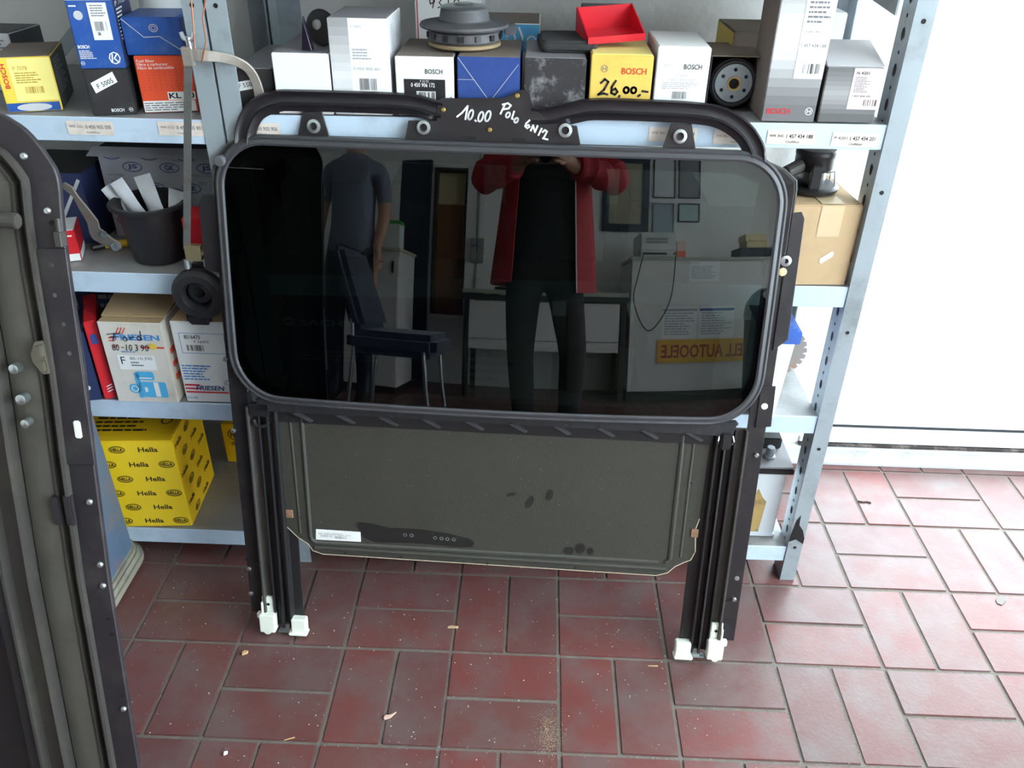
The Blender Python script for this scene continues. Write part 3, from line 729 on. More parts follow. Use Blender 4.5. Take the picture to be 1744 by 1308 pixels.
for (px, py, hh) in ((116, 871, 0.021), (94, 872, 0.019)):
    u, v = uv2(px, py, 0.012); MB().box(u - 0.005, v - hh, 0.004, u + 0.005, v + hh, 0.012).build('guide_block', FR2, s2, bevel=0.0015)
u, v = uv2(18, 376, 0.02)
MB().tube([(u - 0.04, v, 0.02), (u + 0.008, v, 0.02)], 0.0085, 14).build('pivot_pin', K['framelite'], s2, bevel=0.001)
u, v = uv2(100, 402, 0.012)
MB().box(u - 0.005, v - 0.012, 0.003, u + 0.003, v + 0.004, 0.014).tube([(u - 0.001, v + 0.002, 0.008), (u - 0.001, v + 0.018, 0.008)], 0.003, 8).build('catch', K['framelite'], s2, bevel=0.0008, seg=1)
u0, v0 = uv2(62, 423, 0.005); u1, v1 = uv2(112, 423, 0.005)
MB().prism([(u0, v0), (u1, v1), (u1 - 0.004, v1 - 0.26), (u0 - 0.006, v0 - 0.26)], 0.0032, 0.006).build('doubler_plate', FR2, s2, bevel=0.0008, seg=1)

# --- blue machine pedestal it leans on
BLUE = M('chipped_blue_paint', (92, 112, 138), 0.5, 0.2, 0.15, 8, dirt=(132, 108, 96), dirt_amt=0.75, dirt_scale=16)
BEIGE = M('grimy_beige_base', (142, 138, 124), 0.6, 0, 0.1, 12, dirt=(96, 88, 78), dirt_amt=0.6, dirt_scale=12)
pd = empty('machine_pedestal', Matrix.Translation((-1.02, -0.09, 0)))
tag(pd, 'chipped blue metal machine pedestal on beige base behind the left frame', 'pedestal')
MB().prism(rrect(-0.16, -0.16, 0.16, 0.13, 0.05, 6), 0.0, 0.03).build('base_plate', BEIGE, pd, bevel=0.008, seg=3)
MB().prism(rrect(-0.152, -0.152, 0.152, 0.118, 0.045, 6), 0.03, 0.05).build('base_flange', BEIGE, pd, bevel=0.005)
MB().prism(rrect(-0.148, -0.145, 0.148, 0.092, 0.012, 4), 0.05, 0.60).build('column', BLUE, pd, smooth=True)
MB().box(-0.12, -0.365, 0.53, 0.10, -0.145, 0.595).build('machine_head', BLUE, pd, bevel=0.01)

# ================================================================== CARTONS AND PARTS ON THE SHELVES
GRP_MAIN = [False]
def carton(name, label, cat, BL, BR, TOP, z0, depth, front, side=None, topm=None, group=None, flap=True, dy=0.0, worn=0.0):
    """carton placed by the two bottom corners of its front face (on the shelf at z0) and one point of its top edge"""
    A = at_z(BL[0], BL[1], z0); Bp = at_z(BR[0], BR[1], z0)
    if GRP_MAIN[0]: A.y = max(A.y, 0.0245); Bp.y = max(Bp.y, 0.0245)      # behind the leaning frame
    return carton_w(name, label, cat, A, Bp, TOP, z0, depth, front, side, topm, group, flap)
def carton_w(name, label, cat, A, Bp, TOP, z0, depth, front, side=None, topm=None, group=None, flap=True, h=None, tilt=0.0):
    ex = (Bp - A); ex.z = 0; w = ex.length; ex.normalize(); ey = Vector((-ex.y, ex.x, 0)); ez = Vector((0, 0, 1))
    if h is None: h = on_plane(TOP[0], TOP[1], ey, ey.dot(A)).z - z0
    mat = Matrix(((ex.x, ey.x, 0, A.x), (ex.y, ey.y, 0, A.y), (0, 0, 1, z0 + 0.0006), (0, 0, 0, 1)))
    if tilt: mat = mat @ Matrix.Rotation(R(tilt), 4, 'Y')
    side = side or front; topm = topm or side
    g = MB()
    x, y, z = w, depth, h - 0.001
    g.add([(0, 0, 0), (x, 0, 0), (x, y, 0), (0, y, 0), (0, 0, z), (x, 0, z), (x, y, z), (0, y, z)],
          [(3, 2, 1, 0), (4, 5, 6, 7), (0, 1, 5, 4), (1, 2, 6, 5), (2, 3, 7, 6), (3, 0, 4, 7)])
    g.mi = [1, 2, 0, 1, 1, 1]
    o = g.build(name, [front, side, topm], None, bevel=0.0013, seg=2)
    o.matrix_world = mat
    if flap:
        MB().box(0.002, 0.001, z, x - 0.002, y * 0.62, z + 0.0011).build('flap', topm, o, bevel=0.0004, seg=1)
    tag(o, label, cat, group)
    o['w'] = w; o['h'] = h; o['d'] = depth
    dims = (w, h, depth)
    del o['w'], o['h'], o['d']
    return o, w, h
def fr(o, e=0.0006): return lambda a, b: (a, -e, b)
def rt(o, w, e=0.0006): return lambda a, b: (w + e, a, b)
def tp(o, h, e=0.0012): return lambda a, b: (a, b, h + e)
def put(o, ink, mat, e=0.0006, name='lettering', fn=None): return ink.build(name, mat, o, fn or fr(o, e))
def emblem(I, cx, cy, r):
    """small round armature mark: ring with two bars"""
    I.ring(cx, cy, r, r, r * 0.16, 18)
    I.rect(cx - r * 0.5, cy - r * 0.5, cx - r * 0.32, cy + r * 0.5); I.rect(cx + r * 0.32, cy - r * 0.5, cx + r * 0.5, cy + r * 0.5)
    I.rect(cx - r * 0.32, cy - r * 0.1, cx + r * 0.32, cy + r * 0.1); return I

YEL = M('yellow_carton', (238, 206, 78), 0.5, 0, 0.04, 8)
YELP = M('pale_yellow_label', (246, 230, 140), 0.5, 0, 0.03)
DGREY = M('dark_grey_carton', (70, 70, 74), 0.5, 0, 0.1, 12)
BLU = M('blue_carton', (40, 84, 160), 0.45, 0, 0.06, 10, dirt=(120, 140, 176), dirt_amt=0.25, dirt_scale=30)
NAVY = M('navy_carton', (44, 54, 92), 0.5, 0, 0.08, 10)
BLK = M('black_carton', (46, 44, 46), 0.55, 0, 0.12, 12, dirt=(86, 82, 82), dirt_amt=0.3, dirt_scale=20)
ORG = M('orange_red_carton', (232, 84, 48), 0.5, 0, 0.05, 10)
BRN = M('brown_grey_carton', (120, 108, 100), 0.7, 0, 0.08, 10)
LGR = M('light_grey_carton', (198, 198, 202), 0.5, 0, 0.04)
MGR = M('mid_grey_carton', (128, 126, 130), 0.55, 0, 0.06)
GRP = 'cartons on the top shelf'
zL, zL2, zL3, zL4 = 0.9094, 0.6504, 0.3904, 0.0764
# ---- left bay, top shelf
o, w, h = carton('parts_carton', 'yellow carton with vertical red BOSCH and blue car picture strip', 'carton', (15, 193), (108, 188), (60, 96), zL, 0.13, YEL, DGREY, BRN, GRP)
put(o, Ink().rect(w * 0.22, h * 0.2, w * 0.98, h * 0.97), YELP, 0.0004, 'print_panel')
put(o, Ink().text('BOSCH', w * 0.08, h * 0.44, w * 0.17, h * 0.88, 0.02, 90), K['redink'], 0.0007)
put(o, Ink().rect(0.001, 0.001, w * 0.97, h * 0.17), BLU, 0.0005, 'print_panel')
put(o, Ink().poly(circle(w * 0.5, h * 0.085, w * 0.32, 20, h * 0.07)), LGR, 0.0007, 'car_picture')
OCH = M('ochre_ink', (190, 150, 60), 0.6)
put(o, Ink().text('P 7078', w * 0.30, h * 0.76, w * 0.55, h * 0.83).lines(w * 0.3, h * 0.52, w * 0.76, h * 0.73, 5).bars(w * 0.42, h * 0.34, w * 0.76, h * 0.46, 18), OCH, 0.0007)
put(o, Ink().lines(0.02, h * 0.25, 0.10, h * 0.9, 12), K['paleink'], 0.0006, 'small_print', rt(o, w))
A = Vector((-1.02, 0.17, zL)); Bp = Vector((-0.935, 0.17, zL))
o, w, h = carton_w('parts_carton', 'small grey and white carton behind the yellow one', 'carton', A, Bp, (20, 57), zL, 0.1, LGR, DGREY, DGREY, GRP)
put(o, Ink().lines(w * 0.55, h * 0.6, w * 0.95, h * 0.9, 5), K['greyink'], name='small_print')
ob, w, hb = carton('parts_carton', 'black carton with a white F 5005 sticker under the tall blue one', 'carton', (159, 198), (233, 195.5), (180, 117), zL, 0.1, BLK, BLK, BLK, GRP, flap=False)
put(ob, Ink().poly([(w * 0.12, hb * 0.70), (w * 0.19, hb * 0.48), (w * 0.73, hb * 0.71), (w * 0.66, hb * 0.93)]), K['white'], 0.0005, 'sticker')
put(ob, Ink().text('F 5005', w * 0.275, hb * 0.575, w * 0.68, hb * 0.675, 0.005, 21), K['ink'], 0.0008)
I = Ink().text('BOSCH', w * 0.45, hb * 0.075, w * 0.74, hb * 0.145, 0.02); emblem(I, w * 0.9, hb * 0.115, w * 0.05)
put(ob, I, K['whiteink'])
zt = zL + hb
A = Vector((ob.matrix_world.translation.x - 0.001, ob.matrix_world.translation.y, zt)); Bp = A + Vector((w, 0.012, 0))
o, w, h = carton_w('parts_carton', 'tall blue carton with white barcode panel standing on the black F 5005 one', 'carton', A, Bp, (150, -14), zt, 0.1, BLU, NAVY, K['white'], GRP)
put(o, Ink().rect(0.001, h * 0.89, w - 0.001, h * 0.995), K['white'], 0.0005, 'print_panel')
put(o, Ink().rect(w * 0.45, h * 0.38, w * 0.86, h * 0.86), K['white'], 0.0004, 'print_panel')
put(o, Ink().text('BOSCH', w * 0.36, h * 0.905, w * 0.82, h * 0.955, 0.02), K['redink'], 0.0008)
I = Ink().text('BOSCH', w * 0.05, h * 0.27, w * 0.30, h * 0.315, 0.03).lines(w * 0.05, h * 0.13, w * 0.42, h * 0.25, 6)
emblem(I, w * 0.08, h * 0.075, w * 0.045)
I.ring(w * 0.80, h * 0.14, w * 0.13, w * 0.14, w * 0.025, 8).stroke([(w * 0.73, h * 0.08), (w * 0.76, h * 0.19)], w * 0.03).stroke([(w * 0.86, h * 0.19), (w * 0.79, h * 0.135), (w * 0.87, h * 0.085)], w * 0.03)
I.lines(w * 0.06, h * 0.80, w * 0.26, h * 0.84, 1)
put(o, I, K['whiteink'], 0.0007)
put(o, Ink().lines(w * 0.5, h * 0.68, w * 0.82, h * 0.84, 5).bars(w * 0.53, h * 0.50, w * 0.80, h * 0.62, 16).rect(w * 0.56, h * 0.44, w * 0.62, h * 0.48), K['greyink'], 0.0007, 'small_print')
put(o, Ink().poly(circle(w * 0.22, h * 0.70, w * 0.10, 14)), LGR, 0.0006, 'filter_picture')
put(o, Ink().text('P 7023', 0.012, h * 0.80, 0.075, h * 0.86).lines(0.012, h * 0.35, 0.05, h * 0.78, 9), K['whiteink'], 0.0006, fn=rt(o, w))
oo, w, ho = carton('parts_carton', 'orange carton with KL 70 print behind the hacksaw blade', 'carton', (247, 193), (340, 190), (280, 94), zL, 0.09, ORG, BRN, BRN, GRP, flap=False)
put(oo, Ink().rect(0.001, 0.001, w * 0.96, ho * 0.21), K['white'], 0.0004, 'print_panel')
put(oo, Ink().rect(w * 0.48, ho * 0.22, w * 0.98, ho * 0.36), K['white'], 0.0005, 'print_panel')
put(oo, Ink().text('KL 70', w * 0.50, ho * 0.24, w * 0.96, ho * 0.345, 0.03), K['ink'], 0.0008)
put(oo, Ink().lines(w * 0.03, ho * 0.03, w * 0.9, ho * 0.19, 4), K['greyink'], 0.0007, 'small_print')
DOR = M('dark_orange_ink', (206, 66, 40), 0.6)
I = Ink()
for k in range(8):
    for j in range(9): I.rect(w * (0.06 + 0.1 * j), ho * (0.40 + 0.05 * k), w * (0.13 + 0.1 * j), ho * (0.408 + 0.05 * k), 25)
put(oo, I, DOR, 0.0005, 'pattern')
put(oo, Ink().text('Fuel filter', w * 0.04, ho * 0.88, w * 0.36, ho * 0.93).text('Filtre a carburant', w * 0.04, ho * 0.82, w * 0.58, ho * 0.87).text('Filtro de combustible', w * 0.04, ho * 0.76, w * 0.68, ho * 0.81), K['whiteink'], 0.0007)
zt = zL + ho
A = oo.matrix_world.translation + Vector((-0.008, 0.0, 0)); A.z = zt; Bp = A + Vector((0.083, 0.012, 0))
o, w, h = carton_w('parts_carton', 'scuffed blue carton lying on the orange one', 'carton', A, Bp, (260, 30), zt, 0.1, BLU, NAVY, BLU, GRP)
put(o, Ink().stroke([(0.002, h * 0.96), (w * 0.35, h * 0.48), (w * 0.62, h * 0.5), (w * 0.8, h * 0.3), (w * 0.98, h * 0.1)], 0.0011), LGR, name='worn_crease')
put(o, Ink().ring(w * 0.54, h * 0.72, w * 0.08, w * 0.07, w * 0.015, 10).ring(w * 0.54, h * 0.72, w * 0.045, w * 0.04, w * 0.012, 8), K['paleink'], name='emblem')
# white plastic canister behind, on the shelf
cn = MB().lathe([(0.033, 0), (0.036, 0.004), (0.036, 0.16), (0.03, 0.175), (0.018, 0.18), (0.018, 0.186)], 24).build('canister', M('white_plastic_canister', (228, 230, 232), 0.35), None, smooth=True)
cn.location = (-0.715, 0.27, zL + 0.107 + 0.001); tag(cn, 'white plastic canister standing high behind the blue cartons', 'canister')
cb, _, _ = carton_w('parts_carton', 'dark carton carrying the white canister behind the blue cartons', 'carton', Vector((-0.77, 0.225, zL)), Vector((-0.66, 0.225, zL)), None, zL, 0.1, BLK, BLK, BLK, GRP, h=0.107)

# ---- main bay, top shelf, left to right
def zm(px, py):
    z = 0.922
    for _ in range(4): z = zmain(at_z(px, py, z).x)
    return z
def carton_m(name, label, BL, BR, TOP, depth, *a, **k):
    z = (zm(*BL) + zm(*BR)) / 2 + 0.0006
    GRP_MAIN[0] = True
    r = carton(name, label, 'carton', BL, BR, TOP, z, depth, *a, **k)
    GRP_MAIN[0] = False
    return r
o, w, h = carton_m('parts_carton', 'dark grey carton with F 55 sticker behind the saw bow', (392, 197), (465, 196), (425, 120), 0.2, BLK, BLK, MGR, GRP)
put(o, Ink().poly([(w * 0.10, h * 0.67), (w * 0.13, h * 0.46), (w * 0.66, h * 0.56), (w * 0.64, h * 0.77)]), K['white'], 0.0005, 'sticker')
o.location.y += 0.012
put(o, Ink().text('F 5505', w * 0.17, h * 0.535, w * 0.58, h * 0.635, 0.005, 10), K['ink'], 0.0008)
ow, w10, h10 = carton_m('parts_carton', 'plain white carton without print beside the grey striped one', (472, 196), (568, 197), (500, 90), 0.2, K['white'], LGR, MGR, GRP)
z10 = ow.matrix_world.translation.z + h10
GRAD = stripes('grey_band_print', [214, 205, 212, 222, 226, 218, 208, 198, 186, 172, 160])
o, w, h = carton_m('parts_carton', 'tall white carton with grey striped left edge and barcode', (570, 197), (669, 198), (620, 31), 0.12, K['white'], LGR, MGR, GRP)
put(o, Ink().rect(0.0008, 0.001, w * 0.34, h * 0.995), GRAD, 0.0004, 'striped_band')
put(o, Ink().bars(w * 0.47, h * 0.27, w * 0.76, h * 0.39, 16), K['greyink'], 0.0006, 'barcode')
put(o, Ink().text('F 5401', w * 0.38, h * 0.90, w * 0.55, h * 0.925).text('0 450 905 401', w * 0.38, h * 0.475, w * 0.84, h * 0.505).lines(w * 0.38, h * 0.58, w * 0.72, h * 0.7, 4), K['paleink'], 0.0006)
put(o, Ink().lines(0.02, h * 0.5, 0.06, h * 0.92, 14), K['paleink'], 0.0006, 'small_print', rt(o, w))
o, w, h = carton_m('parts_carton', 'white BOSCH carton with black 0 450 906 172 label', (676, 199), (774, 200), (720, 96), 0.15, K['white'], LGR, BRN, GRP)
put(o, Ink().rect(w * 0.14, h * 0.14, w * 0.85, h * 0.62), K['ink'], 0.0004, 'label')
put(o, Ink().text('BOSCH', w * 0.51, h * 0.71, w * 0.81, h * 0.79, 0.01), K['ink'], 0.0006)
put(o, Ink().text('0 450 906 172', w * 0.26, h * 0.49, w * 0.67, h * 0.56, 0.01).text('F 5172', w * 0.42, h * 0.57, w * 0.57, h * 0.605).rect(w * 0.35, h * 0.17, w * 0.68, h * 0.42), K['whiteink'], 0.0007)
put(o, Ink().bars(w * 0.36, h * 0.22, w * 0.67, h * 0.41, 20), K['ink'], 0.001, 'barcode')
put(o, Ink().text('BOSCH', w * 0.06, h * 0.02, w * 0.5, h * 0.075, 0.02).rect(w * 0.93, h * 0.2, w * 0.96, h * 0.33), K['redink'], 0.0006)
DBL = M('deep_blue_carton', (46, 74, 142), 0.5, 0, 0.08, 10, dirt=(30, 42, 84), dirt_amt=0.4, dirt_scale=18)
obx, w14, h14 = carton_m('parts_carton', 'deep blue carton with thin white crossing lines under the blower wheel', (779, 201), (884, 203), (830, 97), 0.15, DBL, NAVY, BRN, GRP)
w, h = w14, h14
put(obx, Ink().stroke([(w * 0.02, h * 0.97), (w * 0.55, h * 0.22), (w * 0.75, h * 0.02)], 0.0009).stroke([(w * 0.97, h * 0.88), (w * 0.52, h * 0.26), (w * 0.3, h * 0.02)], 0.0007).stroke([(0.001, h * 0.62), (w * 0.26, h * 0.62)], 0.0006), LGR, name='white_lines')
z14 = obx.matrix_world.translation.z + h14
SMU = M('smudged_black_carton', (52, 50, 52), 0.5, 0, 0.15, 12, dirt=(190, 190, 192), dirt_amt=0.75, dirt_scale=24)
ok_, w18, h18 = carton_m('parts_carton', 'black carton smudged white with a black pad on top', (890, 204), (994, 206), (940, 99), 0.15, SMU, BLK, MGR, GRP)
z18 = ok_.matrix_world.translation.z + h18
o, w, h = carton_m('parts_carton', 'yellow BOSCH carton with handwritten price 26,00', (1001, 204), (1104, 206), (1050, 93), 0.14, M('mustard_carton', (232, 196, 96), 0.5, 0, 0.08, 16, dirt=(190, 140, 50), dirt_amt=0.4, dirt_scale=14), BRN, YELP, GRP)
z20, oy = o.matrix_world.translation.z + h, o
I = Ink(); emblem(I, w * 0.22, h * 0.78, w * 0.055); put(o, I, K['greyink'])
put(o, Ink().text('BOSCH', w * 0.50, h * 0.70, w * 0.9, h * 0.80, 0.015), DOR)
Wp = w * 0.035; q = lambda a, b: (w * a, h * b)
I = Ink().stroke([q(.18, .56), q(.24, .62), q(.30, .58), q(.24, .46), q(.15, .38), q(.24, .40), q(.30, .385)], Wp)
I.stroke([q(.42, .60), q(.36, .50), q(.36, .41), q(.42, .385), q(.46, .43), q(.42, .48), q(.37, .45)], Wp)
I.stroke([q(.50, .37), q(.47, .31)], Wp).stroke(loop(lambda a, b: (a, b), w * .60, h * .46, w * .04, h * .045), Wp).stroke(loop(lambda a, b: (a, b), w * .72, h * .46, w * .04, h * .045), Wp)
I.stroke([q(.80, .37), q(.83, .39)], Wp).stroke([q(.86, .45), q(.95, .44)], Wp)
put(o, I, K['ink'], name='handwriting')
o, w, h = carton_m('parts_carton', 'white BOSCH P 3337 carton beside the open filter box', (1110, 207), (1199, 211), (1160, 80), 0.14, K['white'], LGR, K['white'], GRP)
put(o, Ink().text('BOSCH', w * 0.52, h * 0.70, w * 0.86, h * 0.77, 0.01), K['ink'], 0.0006)
put(o, Ink().bars(w * 0.36, h * 0.30, w * 0.64, h * 0.40, 18), K['greyink'], 0.0006, 'barcode')
put(o, Ink().text('P 3337', w * 0.39, h * 0.595, w * 0.6, h * 0.635).text('1 457 433 337', w * 0.24, h * 0.54, w * 0.76, h * 0.575).lines(w * 0.14, h * 0.43, w * 0.86, h * 0.53, 4).ring(w * 0.17, h * 0.745, w * 0.03, w * 0.03, w * 0.008).ring(w * 0.25, h * 0.745, w * 0.03, w * 0.03, w * 0.008), K['paleink'], 0.0006)
# open carton with an oil filter inside
zf = zm(1240, 190) + 0.0006
A = at_z(1200, 188, zf); Bp = at_z(1288, 191, zf); w = (Bp - A).length; h = max(w, at_y(1245, 95, A.y).z - zf); d = 0.115
ob_ = empty('open_carton', Matrix.Translation(A)); tag(ob_, 'open brown carton lying with an oil filter inside', 'carton', GRP)
t = 0.0016
MB().box(0, 0, 0, w, d, t).build('bottom_panel', BLK, ob_); MB().box(0, 0, h - t, w, d, h).build('top_panel', K['carddark'], ob_)
MB().box(0, 0, t, t, d, h - t).build('side_panel', BLK, ob_); MB().box(w - t, 0, t, w, d, h - t).build('side_panel', K['carddark'], ob_); MB().box(t, d - t, t, w - t, d, h - t).build('back_panel', BLK, ob_)
ofm = M('black_filter_can', (38, 37, 39), 0.35, 0.2)
r = min(w, h) / 2 - 0.0025
of = empty('oil_filter', Matrix.Translation((A.x + w / 2 + 0.001, A.y + 0.012, zf + t + r + 0.0006))); tag(of, 'oil filter with grey perforated end plate in the open carton', 'oil filter')
MB().lathe([(r * 0.96, 0.0), (r, 0.003), (r, 0.09), (r * 0.85, 0.098)], 36, (0, 0, 0), 'y').build('can', ofm, of, smooth=True)
MB().lathe([(r * 0.93, -0.001), (r * 0.90, -0.004), (r * 0.80, -0.004), (r * 0.78, -0.001)], 36, (0, 0, 0), 'y').build('gasket', K['rubber'], of, smooth=True)
ep = MB().lathe([(r * 0.78, 0.0), (r * 0.76, -0.0022), (r * 0.3, -0.003), (r * 0.28, -0.003)], 32, (0, 0, 0), 'y').build('end_plate', K['galv'], of, smooth=True)
MB().lathe([(r * 0.29, -0.001), (r * 0.29, -0.006), (r * 0.22, -0.006), (r * 0.2, -0.002)], 20, (0, 0, 0), 'y').build('thread_ring', BRASS, of, smooth=True)
MB().lathe([(r * 0.2, -0.0032), (r * 0.2, -0.0036)], 16, (0, 0, 0), 'y').build('thread_hole', K['hole'], of)
for k in range(6):
    a = R(90 + 60 * k); MB().lathe([(r * 0.075, -0.0018), (r * 0.075, -0.0034)], 10, (r * 0.54 * math.cos(a), 0, r * 0.54 * math.sin(a)), 'y').build('oil_hole', K['hole'], ep)
TALL = stripes('grey_gradient_print', [112, 112, 120, 134, 152, 172, 190, 204, 214, 220, 214, 204, 194, 186, 178, 172])
o, w, h = carton_m('parts_carton', 'tall grey banded carton with red BOSCH at its foot', (1297, 209), (1390, 214), (1370, -45), 0.1, TALL, BRN, BRN, GRP)
put(o, Ink().rect(w * 0.46, h * 0.31, w * 0.995, h * 0.995), K['white'], 0.0004, 'label')
put(o, Ink().text('BOSCH', w * 0.08, h * 0.055, w * 0.52, h * 0.098, 0.02), K['redink'], 0.0006)
I = Ink(); emblem(I, w * 0.87, h * 0.08, w * 0.07); put(o, I, K['whiteink'], 0.0006, 'emblem')
put(o, Ink().text('1 457 434 188', w * 0.50, h * 0.525, w * 0.95, h * 0.548, 0.01).lines(w * 0.52, h * 0.68, w * 0.95, h * 0.93, 8).text('Kraftst. WK 11', w * 0.54, h * 0.62, w * 0.84, h * 0.638), K['greyink'], 0.0006)
put(o, Ink().bars(w * 0.60, h * 0.345, w * 0.92, h * 0.415, 22), K['ink'], 0.0006, 'barcode')
N42 = stripes('grey_band_print_dark', [96, 96, 112, 128, 142, 152, 160, 150, 138, 128, 118, 110])
o, w, h = carton_m('parts_carton', 'grey banded carton with white N 4201 label by the right post', (1399, 216), (1497, 219.5), (1460, 115), 0.2, N42, DGREY, LGR, GRP, flap=False)
put(o, Ink().rect(w * 0.47, h * 0.25, w * 0.995, h * 0.985), M('pinkish_label', (226, 206, 206), 0.6), 0.0004, 'label')
put(o, Ink().text('N 4201', w * 0.52, h * 0.87, w * 0.74, h * 0.925, 0.015).bars(w * 0.74, h * 0.315, w * 0.98, h * 0.43, 18).text('1 457 434 201', w * 0.52, h * 0.475, w * 0.84, h * 0.505, 0.005), K['ink'], 0.0006)
put(o, Ink().lines(w * 0.52, h * 0.55, w * 0.8, h * 0.84, 12), K['greyink'], 0.0006, 'small_print')
fp = MB().add([(0, 0.004, h), (w, 0.004, h), (w - 0.004, 0.075, h + 0.024), (0.006, 0.075, h + 0.024), (0, 0.004, h + 0.001), (w, 0.004, h + 0.001), (w - 0.004, 0.075, h + 0.025), (0.006, 0.075, h + 0.025)], [(3, 2, 1, 0), (4, 5, 6, 7), (0, 1, 5, 4), (1, 2, 6, 5), (2, 3, 7, 6), (3, 0, 4, 7)]).build('flap', LGR, o)
zn = o.matrix_world.translation.z
o2, w2, h2 = carton_w('parts_carton', 'pale grey carton behind the N 4201 carton', 'carton', Vector((0.325, 0.225, zn)), Vector((0.425, 0.225, zn)), None, zn, 0.13, LGR, LGR, LGR, GRP, h=h + 0.045)
o3, w3, h3 = carton_w('parts_carton', 'yellow edged carton behind the tall grey banded carton', 'carton', Vector((0.235, 0.17, zn)), Vector((0.318, 0.17, zn)), None, zn, 0.14, BRN, YEL, K['carddark'], GRP, h=0.1)
# things standing on the cartons
z = z10 + 0.0015
A = at_z(548, 80, z)
hn = empty('car_horn', Matrix.Translation((A.x, A.y + 0.01, z)) @ Matrix.Diagonal((0.62, 0.62, 0.72, 1))); tag(hn, 'black round horn with bracket on the plain white carton', 'car horn')
MB().lathe([(0.034, -0.01), (0.036, -0.004), (0.034, 0.006), (0.02, 0.012), (0.014, 0.02)], 24, (0, 0, 0.036), 'y').build('horn_body', K['black'], hn, smooth=True)
MB().box(-0.008, 0.005, 0.0, 0.008, 0.02, 0.03).build('bracket', K['frame'], hn, bevel=0.001)
MB().lathe([(0.009, -0.013), (0.011, -0.0105)], 12, (-0.008, 0, 0.042), 'y').build('centre_bolt', K['zinc'], hn)
A = at_z(521, 83, z)
sd = MB().add([(0, 0, 0), (0.016, -0.004, 0), (0.018, 0.006, 0), (0.001, 0.006, 0), (0.006, 0.0, 0.046), (0.008, 0.004, 0.046)], [(0, 1, 4), (1, 2, 5, 4), (2, 3, 5), (3, 0, 4, 5), (3, 2, 1, 0)]).build('mirror_shard', M('glossy_purple_black', (52, 46, 62), 0.12, 0.4), None, bevel=0.0006, seg=1)
sd.location = (A.x - 0.004, A.y - 0.01, z); tag(sd, 'glossy dark pointed mirror piece on the plain white carton', 'car part')
# blower wheel on the deep blue carton
z = z14 + 0.0014
A = obx.matrix_world.translation; cx = at_y(792, 70, A.y + 0.08).x
bw = empty('blower_wheel', Matrix.Translation((cx, A.y + 0.075, z)) @ Matrix.Diagonal((1, 1, 0.8, 1))); tag(bw, 'dark blower motor wheel with finned rim on the deep blue carton', 'blower motor')
GRYP = M('dusty_grey_black_plastic', (78, 78, 82), 0.6, 0, 0.15, 15, dirt=(120, 116, 112), dirt_amt=0.5, dirt_scale=20)
MB().lathe([(0.05, 0.0), (0.055, 0.003), (0.055, 0.008), (0.05, 0.01)], 36).build('base_ring', M('tan_foam_ring', (150, 130, 100), 0.9), bw, smooth=True)
MB().lathe([(0.053, 0.01), (0.056, 0.014), (0.054, 0.028), (0.05, 0.031)], 36).build('lower_rim', GRYP, bw, smooth=True)
MB().lathe([(0.05, 0.031), (0.066, 0.034), (0.068, 0.037), (0.066, 0.041), (0.04, 0.045)], 40).build('flange', GRYP, bw, smooth=True)
MB().lathe([(0.042, 0.044), (0.038, 0.047), (0.036, 0.062), (0.035, 0.066)], 32).build('motor_can', GRYP, bw, smooth=True)
MB().lathe([(0.035, 0.066), (0.037, 0.068), (0.033, 0.0705), (0.016, 0.071), (0.012, 0.075)], 32).build('cap', K['zinc'], bw, smooth=True)
fin = None
for k in range(14):
    a = 2 * math.pi * k / 14
    if fin is None: fin = MB().box(-0.004, -0.0575, 0.016, 0.004, -0.0545, 0.026).build('fin', K['frame'], bw); f_ = fin
    else: f_ = link_copy(fin, bw)
    f_.rotation_euler = (0, 0, a)
MB().box(0.06, -0.01, 0.022, 0.078, 0.01, 0.04).build('connector', GRYP, bw, bevel=0.002)
# white price card box behind the blower
zc = zmain(-0.23)
o, w, h = carton_w('parts_carton', 'white carton with handwritten 93 50 behind the blower', 'carton', Vector((-0.286, 0.29, zc)), Vector((-0.172, 0.29, zc)), (780, -14), zc, 0.1, K['white'], LGR, LGR, GRP)
hz = at_y(770, 8, 0.29).z - zc
RBR = M('brown_red_marker', (96, 40, 40), 0.6)
xx = [at_y(p, 10, 0.29).x + 0.286 for p in (732, 745, 762, 772, 790)]
I = Ink()
def seg9(x, z): I.stroke([(x + .008, z + .012), (x, z + .014), (x + .001, z + .006), (x + .008, z + .009), (x + .008, z + .014), (x + .005, z)], 0.0018)
seg9(xx[0], hz - 0.006)
I.stroke([(xx[1], hz + .008), (xx[1] + .008, hz + .008), (xx[1] + .003, hz + .002), (xx[1] + .008, hz - .002), (xx[1] + .001, hz - .006)], 0.0018)
I.stroke([(xx[2] + .01, hz + .008), (xx[2] + .002, hz + .008), (xx[2] + .002, hz + .002), (xx[2] + .009, hz), (xx[2] + .001, hz - .005)], 0.0018)
I.stroke(loop(lambda a, b: (a, b), xx[3] + .006, hz + .001, .005, .007), 0.0018).stroke([(xx[3] + .015, hz - .004), (xx[3] + .017, hz - .003)], 0.0018).stroke([(xx[4], hz), (xx[4] + .008, hz)], 0.0018)
put(o, I, RBR, name='handwriting'); put(o, Ink().rect(w * 0.03, 0.0, w * 0.045, h), K['redink'], name='red_line')
CHB = M('light_blue_print', (90, 170, 220), 0.5)
zc = zmain(-0.1)
o, w, h = carton_w('parts_carton', 'carton with light blue chevron strip behind the smudged black one', 'carton', Vector((-0.166, 0.21, zc)), Vector((-0.071, 0.21, zc)), None, zc, 0.12, K['white'], BRN, BRN, GRP, h=0.105)
put(o, Ink().rect(0.001, h * 0.58, w - 0.001, h * 0.98), CHB, 0.0004, 'print_band')
I = Ink()
